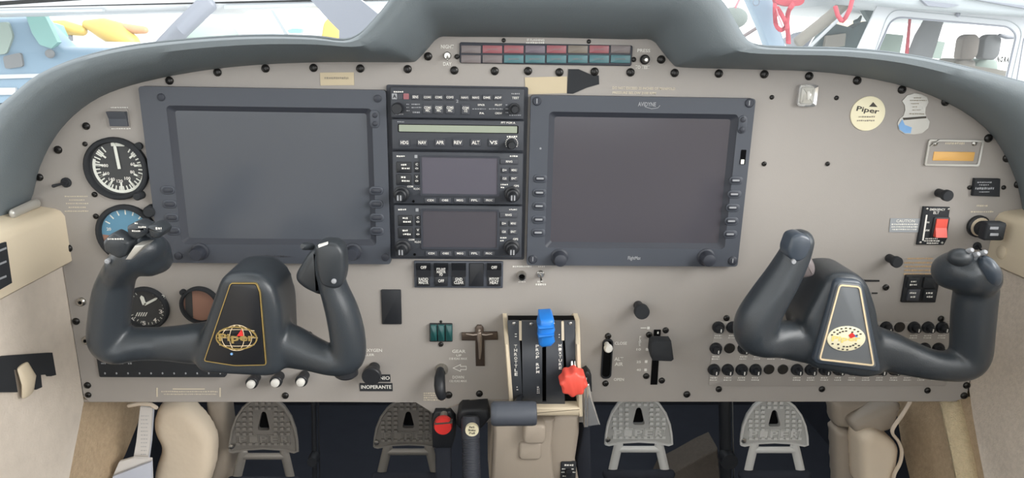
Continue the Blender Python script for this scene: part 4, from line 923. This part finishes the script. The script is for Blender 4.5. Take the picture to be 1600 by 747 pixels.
b.ball(W(234, 398, YL+.006), (.021, .030, .024)); b.ball(W(248, 408, YL+.014), (.014, .022, .014))
b.blob('yoke_body', 'yoke_rubber', yk, .0032, 7)
MB().prism(poly(rpoly([(484, 392), (500, 386), (508, 440), (503, 464), (476, 452), (462, 440), (462, 428)], 9), YL), YL+.024, YL-.004, .007).build('trigger', 'yoke_plastic', yk)
ax = Vector((0, 1, 0)); c = W(388, 500, YL+.05)
MB().lathe(c, ax, [(.022, 0), (.022, .03), (.017, .034), (.017, 0.0985)], 24).build('shaft', 'bezel', yk)
MB().lathe(Vector((c.x, 0, c.z)), (0, -1, 0), [(.030, .0), (.030, .004), (.027, .012), (.020, .016)], 24).build('shaft_collar', 'black_matt', yk)
hp = [(361, 443), (400, 443), (406, 456), (415, 569), (367, 570), (320, 563)]
MB().prism(poly(rpoly(hp, 4), YL-.016), YL-.010, YL-.0185, .001).build('hub_plate', 'hub_plate', yk); frame_line(yk, rpoly([(360, 442), (401, 442), (407, 456), (416.5, 570.5), (367, 571.5), (318.5, 564)], 4), YL-.018, 1.3, 'gold', 'plate_border')
emblem(yk, 370, 528, 32.5, 20, YL-.0188, 'globe'); knob(362, 553, [(2, 0), (2, .0006)], 'blue_tint', 'plate_dot', yk, YL-.0185)
# grip head controls
hd = thing  # keep
MB().prism(poly(rpoly([(163, 376), (178, 362), (206, 377), (200, 398), (188, 403), (166, 392)], 5), YL-.034), YL-.02, YL-.040, .004).build('switch_cap', 'yoke_plastic', yk); strokes([(168, 373.5, 193, 3.2)], yk, YL-.0402)
MB().prism(poly(rpoly([(200, 352), (216, 346), (236, 354), (230, 366), (214, 374), (202, 366)], 5), YL-.030), YL-.015, YL-.036, .004).build('switch_cap', 'yoke_plastic', yk); strokes([(210, 349, 215, 3), (206, 361, 219, 3), (216, 355, 229, 3)], yk, YL-.0362)
MB().prism(poly(rpoly([(232, 352), (246, 350), (258, 360), (252, 371), (238, 370)], 4), YL-.028), YL-.01, YL-.034, .003).build('switch_cap', 'yoke_plastic', yk); strokes([(243, 357, 253, 4)], yk, YL-.0342)
MB().prism(poly([(212, 383), (229, 382), (206, 405), (197, 405)], YL-.038), YL-.02, YL-.0405, .001).build('steel_insert', 'foil', yk)
knob(170, 407, [(4, 0), (4, .004), (2.5, .005)], 'grey_print', 'button', yk, YL-.03)
MB().prism(poly(rpoly([(492, 384), (505, 377), (528, 379), (538, 392), (540, 425), (536, 446), (522, 451), (502, 444), (496, 420)], 8), YL-.018), YL-.0, YL-.0235, .004).build('thumb_pad', 'yoke_plastic', yk)
knob(522, 439, [(4, 0), (4, .002), (2.2, .003), (0, .003)], 'grey_print', 'button', yk, YL-.0235); MB().prism(poly([(497, 383), (511, 379), (512, 382), (498, 387)], YL-.024), YL-.02, YL-.0245).build('pad_mark', 'white_print', yk, False)
k = mp(487, 384, YL-.01); MB().lathe(W(487, 385, YL-.004), (-.4, -1, .3), [(6*k, 0), (6*k, .014), (4*k, .017), (0, .017)], 12).build('hat_switch', 'yoke_plastic', yk)
MB().lathe(W(541, 580, YL), (0, 0, -1), [(.0135, -.004), (.0135, .004), (.010, .007), (0, .007)], 20).build('end_cap', 'black', yk)
# ---- right yoke
YR = -0.15
yk = thing('control_yoke', 'right black control yoke with cream oval emblem on worn grey hub plate', 'yoke', W(1325, 600, YR))
b = MB()
skel(b, [(1250,378,21,.018,.0),(1240,402,24,.020,.0),(1222,435,27,.023,.0),(1201,468,30,.025,.0),(1183,500,33,.026,.0),(1178,522,30,.026,.0),(1192,532,26,.024,.0),(1220,530,30,.021,.006),(1255,533,34,.022,.012),(1295,537,38,.024,.012)], YR)
skel(b, [(1350,540,36,.024,.012),(1385,549,33,.022,.010),(1420,560,28,.020,.006),(1465,571,23,.020,.0),(1502,570,25,.022,.0),(1516,555,29,.023,.0),(1519,520,30,.024,.0),(1522,480,31,.024,.0),(1526,450,30,.024,.0)], YR)
b.prism(poly(rpoly([(1287, 432), (1304, 423), (1334, 424), (1352, 438), (1366, 480), (1380, 582), (1345, 588), (1262, 571), (1262, 545), (1250, 500)], 12), YR), YR+.055, YR-.012, .008)
b.ball(W(1508, 425, YR-.004), (.030, .030, .025), Matrix.Rotation(math.radians(-24), 3, 'Y').to_3x3() if False else Matrix.Rotation(math.radians(22), 3, 'Y'), 24, 14)
b.ball(W(1530, 432, YR-.008), (.021, .028, .024)); b.ball(W(1486, 424, YR+.002), (.020, .024, .021))
b.blob('yoke_body', 'yoke_rubber', yk, .0032, 7)
MB().prism(poly(rpoly([(1256, 398), (1273, 404), (1281, 422), (1278, 436), (1248, 442), (1236, 434), (1240, 410)], 8), YR), YR+.026, YR+.004, .007).build('trigger', 'grey_lens', yk)
c = W(1318, 508, YR+.05)
MB().lathe(c, ax, [(.022, 0), (.022, .03), (.017, .034), (.017, 0.0985)], 24).build('shaft', 'foil', yk); MB().lathe(Vector((c.x, 0, c.z)), (0, -1, 0), [(.030, .0), (.030, .004), (.027, .012), (.020, .016)], 24).build('shaft_collar', 'grey_lens', yk)
ho = rpoly([(1303, 434), (1346, 437), (1376, 581), (1267, 566)], 12); hi = rpoly([(1309, 441), (1345, 444), (1368.5, 574), (1276, 563)], 7)
MB().prism(poly(ho, YR-.012), YR-.006, YR-.0165, .003).build('hub_border', 'yoke_key', yk); MB().prism(poly(hi, YR-.0165), YR-.012, YR-.0180, .0006).build('hub_plate', 'hub_plate_worn', yk); frame_line(yk, rpoly([(1311, 444), (1344, 447), (1366, 572), (1279, 562)], 6), YR-.018, 2.4, 'gold_pale', 'plate_border')
emblem(yk, 1322, 529, 30, 20.5, YR-.0182, 'oval')
MB().prism(poly(rpoly([(1236, 368), (1250, 364), (1265, 370), (1266, 384), (1258, 402), (1245, 409), (1230, 402), (1228, 390)], 6), YR-.018), YR-.0, YR-.0225, .003).build('thumb_pad', 'yoke_key', yk)
knob(1239, 408, [(3.5, 0), (3.5, .003), (0, .003)], 'grey_print', 'button', yk, YR-.0215)
MB().ball(W(1545, 424, YR-.026), (.010, .014, .020), Matrix.Rotation(math.radians(-30), 3, 'Y'), 20, 12).build('thumb_pad', 'yoke_key', yk)
MB().ball(W(1500, 402, YR-.018), (.014, .012, .010)).build('switch_cap', 'yoke_plastic', yk)
for x_, y_ in ((1512, 393), (1522, 399), (1533, 396)): k = mp(x_, y_, YR-.02); MB().lathe(W(x_, y_, YR-.022), (0.1, -1, .6), [(4.2*k, 0), (4.2*k, .005), (3*k, .007), (0, .007)], 10).build('button', 'grey_print', yk)
# ================================================================ RUDDER PEDALS
def pedal(cx, top, botm, hw, label, m, y=0.11):
    t = thing('rudder_pedal', label, 'pedal', (W(cx, botm, y).x, y, W(cx, botm+45, y).z)); H = botm-top
    out = [(-1.0, 1.0), (-.985, .82), (-.93, .60), (-.80, .36), (-.60, .16), (-.36, .03), (0, -.02), (.36, .03), (.60, .16), (.80, .36), (.93, .60), (.985, .82), (1.0, 1.0), (.9, 1.02), (.5, .965), (0, .945), (-.5, .965), (-.9, 1.02)]
    P = poly([(cx+u*hw, top+v*H) for u, v in out], y); hc = (cx, top+.42*H)
    hole = poly(rpoly([(cx-10, top+.60*H), (cx-3.5, top+.24*H), (cx+3.5, top+.24*H), (cx+10, top+.60*H)], 5), y)
    if sum(P[a][0]*P[(a+1) % len(P)][1]-P[(a+1) % len(P)][0]*P[a][1] for a in range(len(P))) < 0: P = P[::-1]
    o_, i_ = star_ring(P, hole, tuple(sum(h[k_] for h in hole)/len(hole) for k_ in (0, 1))); MB().ring(o_, i_, y+.008, y).build('tread_plate', 'pedal_plate' if m == 'pedal_alu' else 'pedal_plate_shaded', t, ang=30)
    MB().sweep([W(cx+u*hw, top+v*H, y-.001) for u, v in out+out[:1]], [.0022]*(len(out)+1), 6, caps=False, rnd=False).build('rim', m, t)
    MB().prism(hole, y+.012, y+.009).build('hole_backing', 'hole_black', t, False)
    sp = MB().box((0, -.0018, 0), (5.4*mp(cx, top, y), .0040, 4.4*mp(cx, top, y))).mesh('tread_stud', m, smooth=False)
    for r_ in range(9):
        v = .06+r_*.098; py = top+v*H
        if r_ in (7,): continue
        for c_ in range(-7, 8):
            px = cx+c_*9.6*hw/52
            u = abs(px-cx)/hw; lim = 0.90 if v > .6 else .78 if v > .4 else .60 if v > .22 else .40 if v > .1 else .2
            if u > lim: continue
            if abs(px-cx) < 13 and .18 < v < .68: continue
            link('tread_stud', sp, t, W(px, py, y))
    for i, ch in enumerate('PIPER'):
        px = cx-hw*.62+i*hw*.31; o = text(ch, px, top+.775*H, hw*.22, 11.5, t, y-.0012, m); o.scale.y = 1
        MB().ring(rrp(px-hw*.145, top+.775*H-8, px+hw*.145, top+.775*H+8, 1, y), rrp(px-hw*.125, top+.775*H-6.8, px+hw*.125, top+.775*H+6.8, 1, y), y, y-.0016).build('letter_frame', m, t)
    for sg in (-1, 1): MB().sweep([W(cx+sg*hw*.60, botm, y+.006), W(cx+sg*hw*.66, botm+12, y+.006), W(cx+sg*hw*.74, botm+30, y+.008), W(cx+sg*hw*.80, botm+44, y+.008)], [(.0075, .004)]*4, 10).build('arm', m, t)
    MB().sweep([W(cx-hw*.6, botm+8, y+.006), W(cx+hw*.6, botm+8, y+.006)], [(.006, .004)]*2, 10).build('cross_bar', m, t)
    MB().sweep([W(cx-hw*.95, botm+47, y+.004), W(cx+hw*.95, botm+47, y+.004)], [.008]*2, 12).build('pivot_tube', 'footwell', t)
    MB().lathe(W(cx+sg*0-hw*.93, top+.9*H, y-.002), (0, -1, 0), [(.004, 0), (.004, .003), (0, .004)], 10).build('edge_bolt', 'steel', t); return t
mat('pedal_shaded', (136, 132, 126), 0.5, metal=0.4, bump=(300, 0.2), vary=0.06)  # left pedals: the pedal metal darkened, their shade put into the colour
pedal(412, 624, 705, 53, 'grey rudder pedal in shaded colour left of all four', 'pedal_shaded'); pedal(638, 626, 698, 53, 'grey rudder pedal in shaded colour beside the red knob', 'pedal_shaded')
pedal(998, 619, 694, 52, 'bright metal rudder pedal just right of the pedestal', 'pedal_alu'); pedal(1210, 624, 695, 52, 'bright metal rudder pedal right of all four', 'pedal_alu')
for px, lab in ((490, 'thin dark rod hanging between the left pedals'), (1132, 'dark upright tube standing between the right pedals')):
    t = thing('control_tube', lab, 'tube', W(px, 760, .14)); k = mp(px, 690, .14); w_ = 9 if px > 1000 else 4
    MB().sweep([W(px, 615, .14), W(px+1, 690, .14), W(px+2, 770, .14)], [w_*k]*3, 14).build('tube', 'black', t); MB().sweep([W(px+w_+3, 615, .14), W(px+w_+6, 770, .14)], [1.2*k]*2, 8).build('cable', 'steel' if px > 1000 else 'black', t)
    knob(px+2, 712, [(w_+4, 0), (w_+4, .02), (0, .02)], 'black', 'clamp', t, .135)
o = MB().prism(poly([(1025, 775), (1040, 744), (1068, 730), (1100, 712), (1122, 702), (1128, 775)], .24), .30, .24, .004).build('carpet_wedge', 'carpet_dark', None); tag(o, 'brown carpet wedge on the footwell floor between the right pedals', 'carpet')
# ================================================================ leather covers, papers
o = MB().prism(poly(rpoly([(245, 634), (284, 630), (305, 648), (322, 668), (333, 692), (332, 730), (320, 770), (236, 770), (240, 735), (252, 702), (241, 686), (236, 665)], 10), .10), .134, .095, .012).blob('leather_cover', 'leather', None, .005, 10); tag(o, 'puffy cream leather cover beside the papers at lower left', 'cover')
o = MB().prism(poly(rpoly([(318, 626), (352, 626), (360, 690), (362, 770), (320, 770), (335, 700), (322, 660)], 8), .14), .18, .14, .008).blob('padded_panel', 'beige_plastic', None, .005, 6); tag(o, 'taupe padded kick panel between cream cover and left pedal', 'panel')
o = MB().prism(poly(rpoly([(1345, 685), (1358, 676), (1372, 675), (1396, 688), (1408, 700), (1404, 730), (1392, 770), (1348, 770), (1346, 720)], 8), .08), .13, .075, .012).blob('leather_cover', 'leather', None, .005, 8); tag(o, 'wrinkled cream leather flap at the lower right by the carpet', 'cover')
t = thing('leather_piping', 'pale wavy leather piping strip hanging beside the right carpet', 'piping', W(1400, 760, .07)); k = mp(1400, 690, .07)
MB().sweep([W(*p, .07) for p in crom([(1422., 628.), (1410., 648.), (1396., 668.), (1395., 678.), (1404., 690.), (1409., 706.), (1406., 724.), (1397., 742.), (1395., 765.)], 4)], [(2.4*k, 3.5*k)]*33, 10).build('strip', 'leather_edge', t)
for i, (pts, y_) in enumerate((([(1300, 626), (1400, 626), (1384, 650), (1340, 672), (1304, 668)], .13), ([(1330, 662), (1372, 640), (1412, 628), (1396, 672), (1352, 684), (1334, 676)], .10), ([(1304, 668), (1346, 676), (1350, 770), (1308, 770)], .13))):
    o = MB().prism(poly(rpoly(pts, 8), y_), y_+.03, y_-.005, .008).blob('leather_fold', 'beige_plastic', None, .005, 6); tag(o, ('broad taupe fold of leather tucked under the right panel edge', 'rolled taupe leather fold above the wrinkled cream flap', 'flat taupe leather strip right of the last pedal')[i], 'leather fold')
t = thing('paper_booklet', 'tall white paper booklet standing in the left side pocket', 'booklet', W(225, 745, .06)); MB().prism(poly([(219, 636), (238, 637), (234, 690), (228, 735), (205, 735), (213, 690)], .06), .064, .06).build('cover', 'paper', t, False)
MB().prism(poly([(222, 634), (240, 635), (236, 690), (230, 735), (224, 735), (232, 690)], .066), .070, .065).build('back_page', 'paper_blue', t, False); strokes([(220, y_, 233-(y_-640)*.06, 1) for y_ in range(650, 720, 6)], t, .06, 'grey_print')
o = MB().prism(poly([(186, 722), (207, 716), (236, 718), (238, 770), (172, 770), (176, 745)], .045), .050, .045).build('folded_paper', 'paper', None, False); tag(o, 'folded white paper sheet lying low in the left pocket', 'paper')
o = MB().prism(poly([(176, 745), (236, 722), (237, 770), (172, 770)], .035), .040, .035).build('folded_paper', 'paper_blue', None, False); tag(o, 'bluish white paper sheet lowest in the left pocket', 'paper')
t = thing('pocket_rim', 'cream elastic rim of the left side pocket above the papers', 'pocket', W(228, 640, .06)); MB().sweep([W(*p, .055) for p in ((202, 634), (218, 631), (236, 632), (244, 637))], [.003]*4, 8).build('rim', 'leather_edge', t)
# ================================================================ left wall fittings
def on_left(pts, name, m, parent, x, t=0.004):
    P = [WX(px, py, x) for px, py in pts]; n = len(P); vs = [tuple(p) for p in P]+[(p.x-t, p.y, p.z) for p in P]
    return MB().add(vs, [tuple(range(n)), tuple(range(2*n-1, n-1, -1))]+[(i, (i+1) % n, n+(i+1) % n, n+i) for i in range(n)]).build(name, m, parent, False)
xx = XL+.016; p = WX(8, 450, xx); t = thing('wall_placard', 'dark placard with pale print on the left cream trim', 'placard', p); on_left([(-30, 390), (10, 378), (19, 442), (-30, 470)], 'plate', 'black_matt', t, xx, .002)
for y0 in (388, 409, 432): on_left([(-10, y0+6), (10, y0-2), (10.4, y0+1), (-10, y0+9.5)], 'lettering', 'grey_print', t, xx+.0005, .0003)
xx = XL+.006; p = WX(40, 610, xx); t = thing('door_latch', 'black latch plate with cream thumb turn on the left wall', 'latch', p)
on_left([(-40, 575), (10, 556), (82, 551), (88, 586), (80, 588), (78, 585), (64, 586), (66, 605), (57, 609), (52, 578), (22, 578), (28, 613), (2, 613), (-40, 620)], 'plate', 'black_matt', t, xx, .008)
c = WX(37, 594, xx); MB().sweep([c+Vector((.002, 0, .018)), c+Vector((.006, 0, 0)), c+Vector((.002, 0, -.018))], [(.010, .003), (.013, .004), (.011, .003)], 14, ref=(1, 0, 0)).build('thumb_turn', 'cream', t)
t = thing('trim_latch', 'small silvery latch on top of the left cream trim', 'latch', WX(35, 330, XL-.02)); MB().sweep([WX(20, 334, XL-.012), WX(50, 320, XL-.012), WX(58, 318, XL-.012)], [(.006, .004)]*3, 10, ref=(1, 0, 0)).build('bar', 'foil', t)
c = WX(1565, 394, XR-.014); t = thing('trim_button', 'small round cream snap button on the right trim', 'button', c); MB().lathe(c+Vector((.001, 0, 0)), (-1, 0, 0), [(.009, 0), (.009, .002), (.006, .0035), (0, .0035)], 16).build('cap', 'cream', t)
# ================================================================ OUTSIDE, SEEN THROUGH THE WINDSHIELD
o = MB().box((0, 12, -1.06), (60, 40, .1)).build('hangar_floor', 'hangar_floor', None, False); tag(o, kind='structure')
o = MB().box((0, 16, 3), (60, .2, 10)).build('wall_hangar', 'hangar_wall', None, False); tag(o, kind='structure')
def slab(pts, y, d, name, m, parent=None, bev=0.0): return MB().prism(poly(pts, y), y+d, y, bev).build(name, m, parent)
def leg(parent, px, py, y):
    p = W(px, py, y); MB().sweep([p, (p.x, p.y, -1.0)], [.03, .03], 8).build('gear_leg', 'strut_grey', parent); MB().lathe((p.x-.05, p.y, -.85), (1, 0, 0), [(.15, 0), (.15, .1), (0, .1)], 18).build('wheel', 'black_matt', parent)
# left: neighbouring blue aircraft
Y1 = 4.2
t = thing('blue_aircraft', 'pale blue aircraft with turquoise windshield at far left outside', 'aircraft', W(60, 160, Y1))
slab(rpoly([(-220, 60), (-60, 28), (45, 25), (92, 74), (205, 76), (330, 84), (330, 200), (-220, 220)], 8), Y1, .22, 'fuselage', 'plane_blue', t, .05)
slab([(40, 24), (70, 25), (90, 66), (80, 76), (62, 70), (50, 52)], Y1-.02, .05, 'windshield', 'plane_cyan', t); slab(rpoly([(-60, 40), (12, 34), (20, 56), (10, 84), (-60, 92)], 5), Y1-.02, .05, 'side_window', 'pale_green', t)
slab(rpoly([(4, 88), (32, 82), (36, 104), (8, 108)], 5), Y1-.02, .04, 'door_panel', 'seat_grey', t); slab([(-220, 122), (70, 115), (70, 121), (-220, 130)], Y1-.02, .03, 'stripe', 'plane_white', t); slab([(-220, 140), (24, 137), (24, 148), (-220, 152)], Y1-.02, .03, 'stripe', 'plane_white', t)
MB().ball(W(78, 84, Y1-.03), (.03, .03, .03)).build('fuel_cap', 'seat_grey', t)
t = thing('white_wing', 'long white wing crossing the top left of the windshield view', 'wing', W(220, 22, 3.6)); y_ = 3.6
slab(rpoly([(-250, -40), (-250, 26), (0, 22), (120, 19), (290, 16), (300, 20), (340, 18), (350, 12), (480, 8), (620, 4), (620, -40)], 3), y_, .45, 'wing_skin', 'plane_white', t, .03)
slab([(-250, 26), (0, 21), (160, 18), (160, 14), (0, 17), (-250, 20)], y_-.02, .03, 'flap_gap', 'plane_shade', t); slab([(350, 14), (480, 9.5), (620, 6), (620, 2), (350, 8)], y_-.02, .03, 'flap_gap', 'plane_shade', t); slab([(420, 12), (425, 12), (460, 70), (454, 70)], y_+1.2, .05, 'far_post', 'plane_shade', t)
t = thing('wing_strut', 'dark grey slanted wing strut left of the hood centre', 'strut', W(255, 80, 3.5)); MB().sweep([W(326, 4, 3.55), W(284, 44, 3.5), W(160, 172, 4.08)], [(.055, .03)]*3, 12).build('strut', 'strut_grey', t)
Y2 = 9.0
t = thing('yellow_aircraft', 'blurred yellow aircraft standing far beyond the blue one', 'aircraft', W(130, 80, Y2)); MB().sweep([W(76, 36, Y2), W(100, 43, Y2), W(128, 48, Y2)], [.03, .10, .07], 12).build('tail', 'plane_yellow', t)
MB().sweep([W(136, 38, Y2), W(160, 44, Y2), W(184, 54, Y2), W(204, 66, Y2)], [.06, .14, .17, .12], 14).build('nose', 'plane_yellow', t); MB().sweep([W(192, 42, Y2), W(212, 46, Y2), W(226, 47, Y2)], [.05, .06, .05], 12).build('propeller_hub', 'plane_orange', t)
leg(t, 175, 62, Y2); leg(t, 110, 56, Y2); slab([(84, 36), (96, 40), (104, 58), (90, 60)], Y2-.2, .05, 'rudder', 'plane_cyan', t); slab([(84, 64), (200, 66), (205, 78), (84, 80)], Y2-.4, .3, 'wing', 'plane_white', t)
t = thing('canopy_aircraft', 'pale white aircraft with bubble canopy behind the slanted strut', 'aircraft', W(370, 80, 7.5)); MB().ball(W(335, 60, 7.5), (.36, .5, .20)).build('canopy', 'pale_green', t); MB().sweep([W(300, 66, 7.5), W(400, 56, 7.5), W(470, 70, 7.5)], [.14, .16, .06], 14).build('fuselage', 'plane_white', t)
leg(t, 330, 66, 7.5); leg(t, 420, 66, 7.5); slab([(448, 47), (458, 44), (472, 45), (470, 52), (450, 52)], 7.2, .1, 'blue_panel', 'blue_tint', t)
o = MB().prism(poly(rpoly([(500, 66), (505, 36), (512, 28), (530, 44), (534, 70), (540, 330), (496, 330)], 4), 6.5), 6.7, 6.5, .02).build('yellow_fin', 'plane_yellow', None); tag(o, 'small yellow orange tail fin beside the grey slanted post', 'fin')
t = thing('slanted_post', 'broad grey slanted post beside the left of the hood hump', 'post', W(570, 90, 1.4)); MB().prism(poly([(424, -70), (494, -70), (545, -15), (596, 26), (590, 300), (526, 300), (530, 48), (512, 30)], 1.4), 1.46, 1.4).build('post', 'strut_grey', t)
# right: things before the white aircraft
t = thing('grey_disc', 'grey green rounded disc peeping over the right side of hood hump', 'disc', (W(1146, 28, 5.0).x, 5.0, -1.0)); MB().ball(W(1146, 28, 5.0), (.12, .06, .085)).build('disc', 'tyre_grey', t); c = W(1140, 36, 5.0); MB().sweep([(c.x, 5.0, c.z), (c.x, 5.0, -1.0)], [.03, .04], 10).build('stand', 'strut_grey', t)
o = MB().sweep([W(1150, 64, 4.6), W(1190, 39, 4.6), W(1240, 6, 4.6)], [.014]*3, 8).build('brown_bar', 'brown_bar', None); tag(o, 'thin brown slanted bar behind the pale blue strut', 'bar')
t = thing('blue_strut', 'pale blue slanted aircraft strut right of the hood hump', 'strut', W(1216, 90, 3.2)); MB().prism(poly([(1150, -60), (1192, -60), (1205, -15), (1218, 40), (1236, 95), (1330, 420), (1300, 420), (1208, 95), (1190, 45), (1164, -15)], 3.2), 3.28, 3.2, .01).build('strut', 'strut_blue', t); 
c = W(1181.5, 3.5, 3.17); k = mp(1181, 4, 3.2); MB().sweep([c+Vector((math.cos(a)*5*k, 0, math.sin(a)*5*k)) for a in [2*math.pi*i/16 for i in range(17)]], [.6*k]*17, 6, caps=False, rnd=False).build('tie_ring', 'strut_grey', t)
def ribbon(pts, y, w, name, m, parent):
    k = mp(pts[0][0], pts[0][1], y); n = len(pts); return MB().sweep([W(px, py, y-.02*math.sin(i)) for i, (px, py) in enumerate(pts)], [(w*k, .004)]*n, 8).build(name, m, parent)
t = thing('red_streamer', 'bunch of red warning ribbons tied on the pale blue strut', 'ribbon', W(1228, 70, 3.05)); y_ = 3.05
slab(rpoly([(1208, -20), (1258, -20), (1257, 4), (1250, 9), (1230, 10), (1212, 5)], 4), y_, .04, 'knot', 'ribbon_red', t)
ribbon(crom([(1211., 6.), (1211., 25.), (1213., 40.), (1221., 47.), (1228., 40.), (1224., 28.), (1214., 12.)], 3), y_-.02, 3.6, 'loop', 'ribbon_red', t); ribbon(crom([(1240., 6.), (1232., 18.), (1230., 34.), (1231., 50.), (1232., 68.)], 3), y_-.02, 4.0, 'tail', 'ribbon_red', t); ribbon([(1213, 14), (1218, 30), (1223, 42)], y_-.04, 1.0, 'edge_band', 'ribbon_pink', t)
ribbon([(1158, -6), (1153, 4), (1149, 12)], 4.9, 2, 'pink_tail', 'ribbon_pink', t)
# white high wing aircraft
YA = 3.0
t = thing('white_aircraft', 'white high wing aircraft with open cabin window at upper right', 'aircraft', W(1450, 200, YA))
outer_ = poly([(1340, 76), (1371, 8), (1700, 34), (1690, 330), (1320, 330), (1322, 120)], YA); hole_ = poly(rpoly([(1369, 84), (1391, 34), (1404, 27), (1575, 42), (1588, 54), (1570, 132), (1372, 132)], 9), YA)
o_, i_ = star_ring(outer_[::-1] if False else outer_, hole_, tuple(sum(h[k_] for h in hole_)/len(hole_) for k_ in (0, 1)), 40); MB().ring(o_, i_, YA+.012, YA).build('cabin_side', 'plane_white', t, ang=25)
P = poly(rpoly([(1361, 100), (1386, 26), (1399, 15), (1582, 33), (1598, 48), (1577, 140), (1361, 140)], 12), YA-.002); MB().sweep([(p[0], YA-.002, p[1]) for p in P+P[:1]], [.0022]*(len(P)+1), 6, caps=False, rnd=False).build('door_seam', 'plane_shade', t)
MB().sweep([(p[0], YA-.003, p[1]) for p in hole_+hole_[:1]], [.0045]*(len(hole_)+1), 6, caps=False, rnd=False).build('window_seal', 'strut_grey', t)
MB().sweep([W(1600, 60, YA-.002), W(1588, 130, YA-.002)], [.002]*2, 6).build('panel_seam', 'strut_grey', t)
for k_, (px, py) in enumerate(((1497, 22.5), (1571, 21))): MB().ball(W(px, py, YA-.01), (.012, .01, .014)).build('door_fitting', 'strut_grey', t)
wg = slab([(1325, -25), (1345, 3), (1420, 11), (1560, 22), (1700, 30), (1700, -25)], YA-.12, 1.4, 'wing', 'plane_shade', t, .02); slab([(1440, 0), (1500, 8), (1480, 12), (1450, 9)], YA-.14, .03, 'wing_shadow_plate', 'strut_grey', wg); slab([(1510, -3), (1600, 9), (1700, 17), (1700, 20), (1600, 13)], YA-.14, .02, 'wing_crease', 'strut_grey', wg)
# windshield, cowl
MB().sweep([W(1247, 66, YA+.25), W(1290, 32, YA+.2), W(1340, -8, YA+.15)], [(.035, .02)]*3, 10).build('windshield_frame', 'tan_frame', t); MB().sweep([W(1262, 76, YA+.2), W(1300, 40, YA+.16), W(1330, 12, YA+.12), (W(1352, -10, YA+.1))], [(.010, .01)]*4, 8).build('windshield_edge', 'plane_white', t)
slab([(1244, 60), (1262, 51), (1276, 48), (1262, 74), (1250, 74)], YA+.4, .2, 'cowl', 'strut_grey', t); slab([(1270, 80), (1292, 45), (1306, 37), (1332, 44), (1346, 36), (1362, 33), (1352, 80)], YA+.55, .1, 'dashboard', 'dash_teal', t)
slab([(1292, 56), (1322, 52), (1320, 72), (1288, 76)], YA+.52, .03, 'instrument_cluster', 'tan_frame', t)
slab([(1296, 48), (1320, 6), (1350, 6), (1362, 44)], YA+1.6, .1, 'far_window', 'cream', t); slab([(1346, 8), (1372, 12), (1364, 38), (1356, 26)], YA+.3, .05, 'sun_visor', 'dash_teal', t)
MB().sweep([W(1336, 34, YA+.5), W(1342, 32, YA+.5), W(1345, 26, YA+.5)], [.012, .014, .008], 8).build('camera_mount', 'dash_teal', t)
# cabin
MB().sweep([W(1462, 26, YA+.3), W(1447, 60, YA+.3), W(1434, 96, YA+.3)], [(.055, .03), (.075, .03), (.08, .03)], 12).build('far_door_post', 'seat_grey', t)
slab([(1383, 52), (1412, 55), (1406, 84), (1374, 80)], YA+1.0, .05, 'far_side_window', 'pale_green', t); slab([(1466, 64), (1477, 66), (1470, 92), (1454, 90)], YA+1.0, .05, 'far_side_window', 'pale_green', t)
for cx_, m_ in ((1512, 'seat_tan'), (1546, 'seat_grey')):
    s_ = MB().prism(poly(rpoly([(cx_-17, 92), (cx_-12, 60), (cx_-4, 54), (cx_+9, 53), (cx_+15, 60), (cx_+11, 86), (cx_+3, 94)], 5), YA+.45), YA+.485, YA+.42, .008).build('head_rest', m_, t); 
    MB().prism(poly(rpoly([(cx_-32, 140), (cx_-26, 98), (cx_-16, 91), (cx_+10, 93), (cx_+14, 140)], 6), YA+.5), YA+.66, YA+.48, .012).build('seat_back', 'pale_green' if cx_ > 1530 else 'tan_frame', t)
MB().sweep([W(1562, 55, YA+.4), W(1572, 58, YA+.4), W(1586, 59, YA+.4)], [.010, .014, .008], 8).build('harness_clip', 'strut_grey', t)
slab(rpoly([(1478, 112), (1500, 100), (1552, 107), (1600, 116), (1600, 150), (1470, 150)], 4), YA+.3, .1, 'cabin_sill', 'tan_frame', t)
slab([(1421, 28), (1424, 28), (1420, 84), (1415, 84)], YA+.2, .01, 'red_strap', 'ribbon_red', t)
t = thing('red_ribbon', 'red V shaped ribbon hanging in the white aircraft windshield', 'ribbon', W(1317, 36, YA-.2)); ribbon([(1305, 10), (1309, 24), (1315, 33)], YA-.2, 3.6, 'left_strand', 'ribbon_red', t); ribbon([(1332, -2), (1328, 14), (1321, 28), (1315, 34)], YA-.2, 3.6, 'right_strand', 'ribbon_red', t)
t = thing('far_aircraft', 'white aircraft tail with dark letters seen through the cabin window', 'aircraft', W(1560, 130, 6.0)); slab([(1380, 34), (1640, 40), (1640, 190), (1380, 190)], 6.0, .3, 'side', 'hangar_wall', t, .02)
text('N O R A', 1567.5, 93, 19, 9, t, 5.96, 'hole_black', rot=-.03, bold=.06); strokes([(1485, 57.5, 1500, 3)], t, 5.96, 'grey_print')
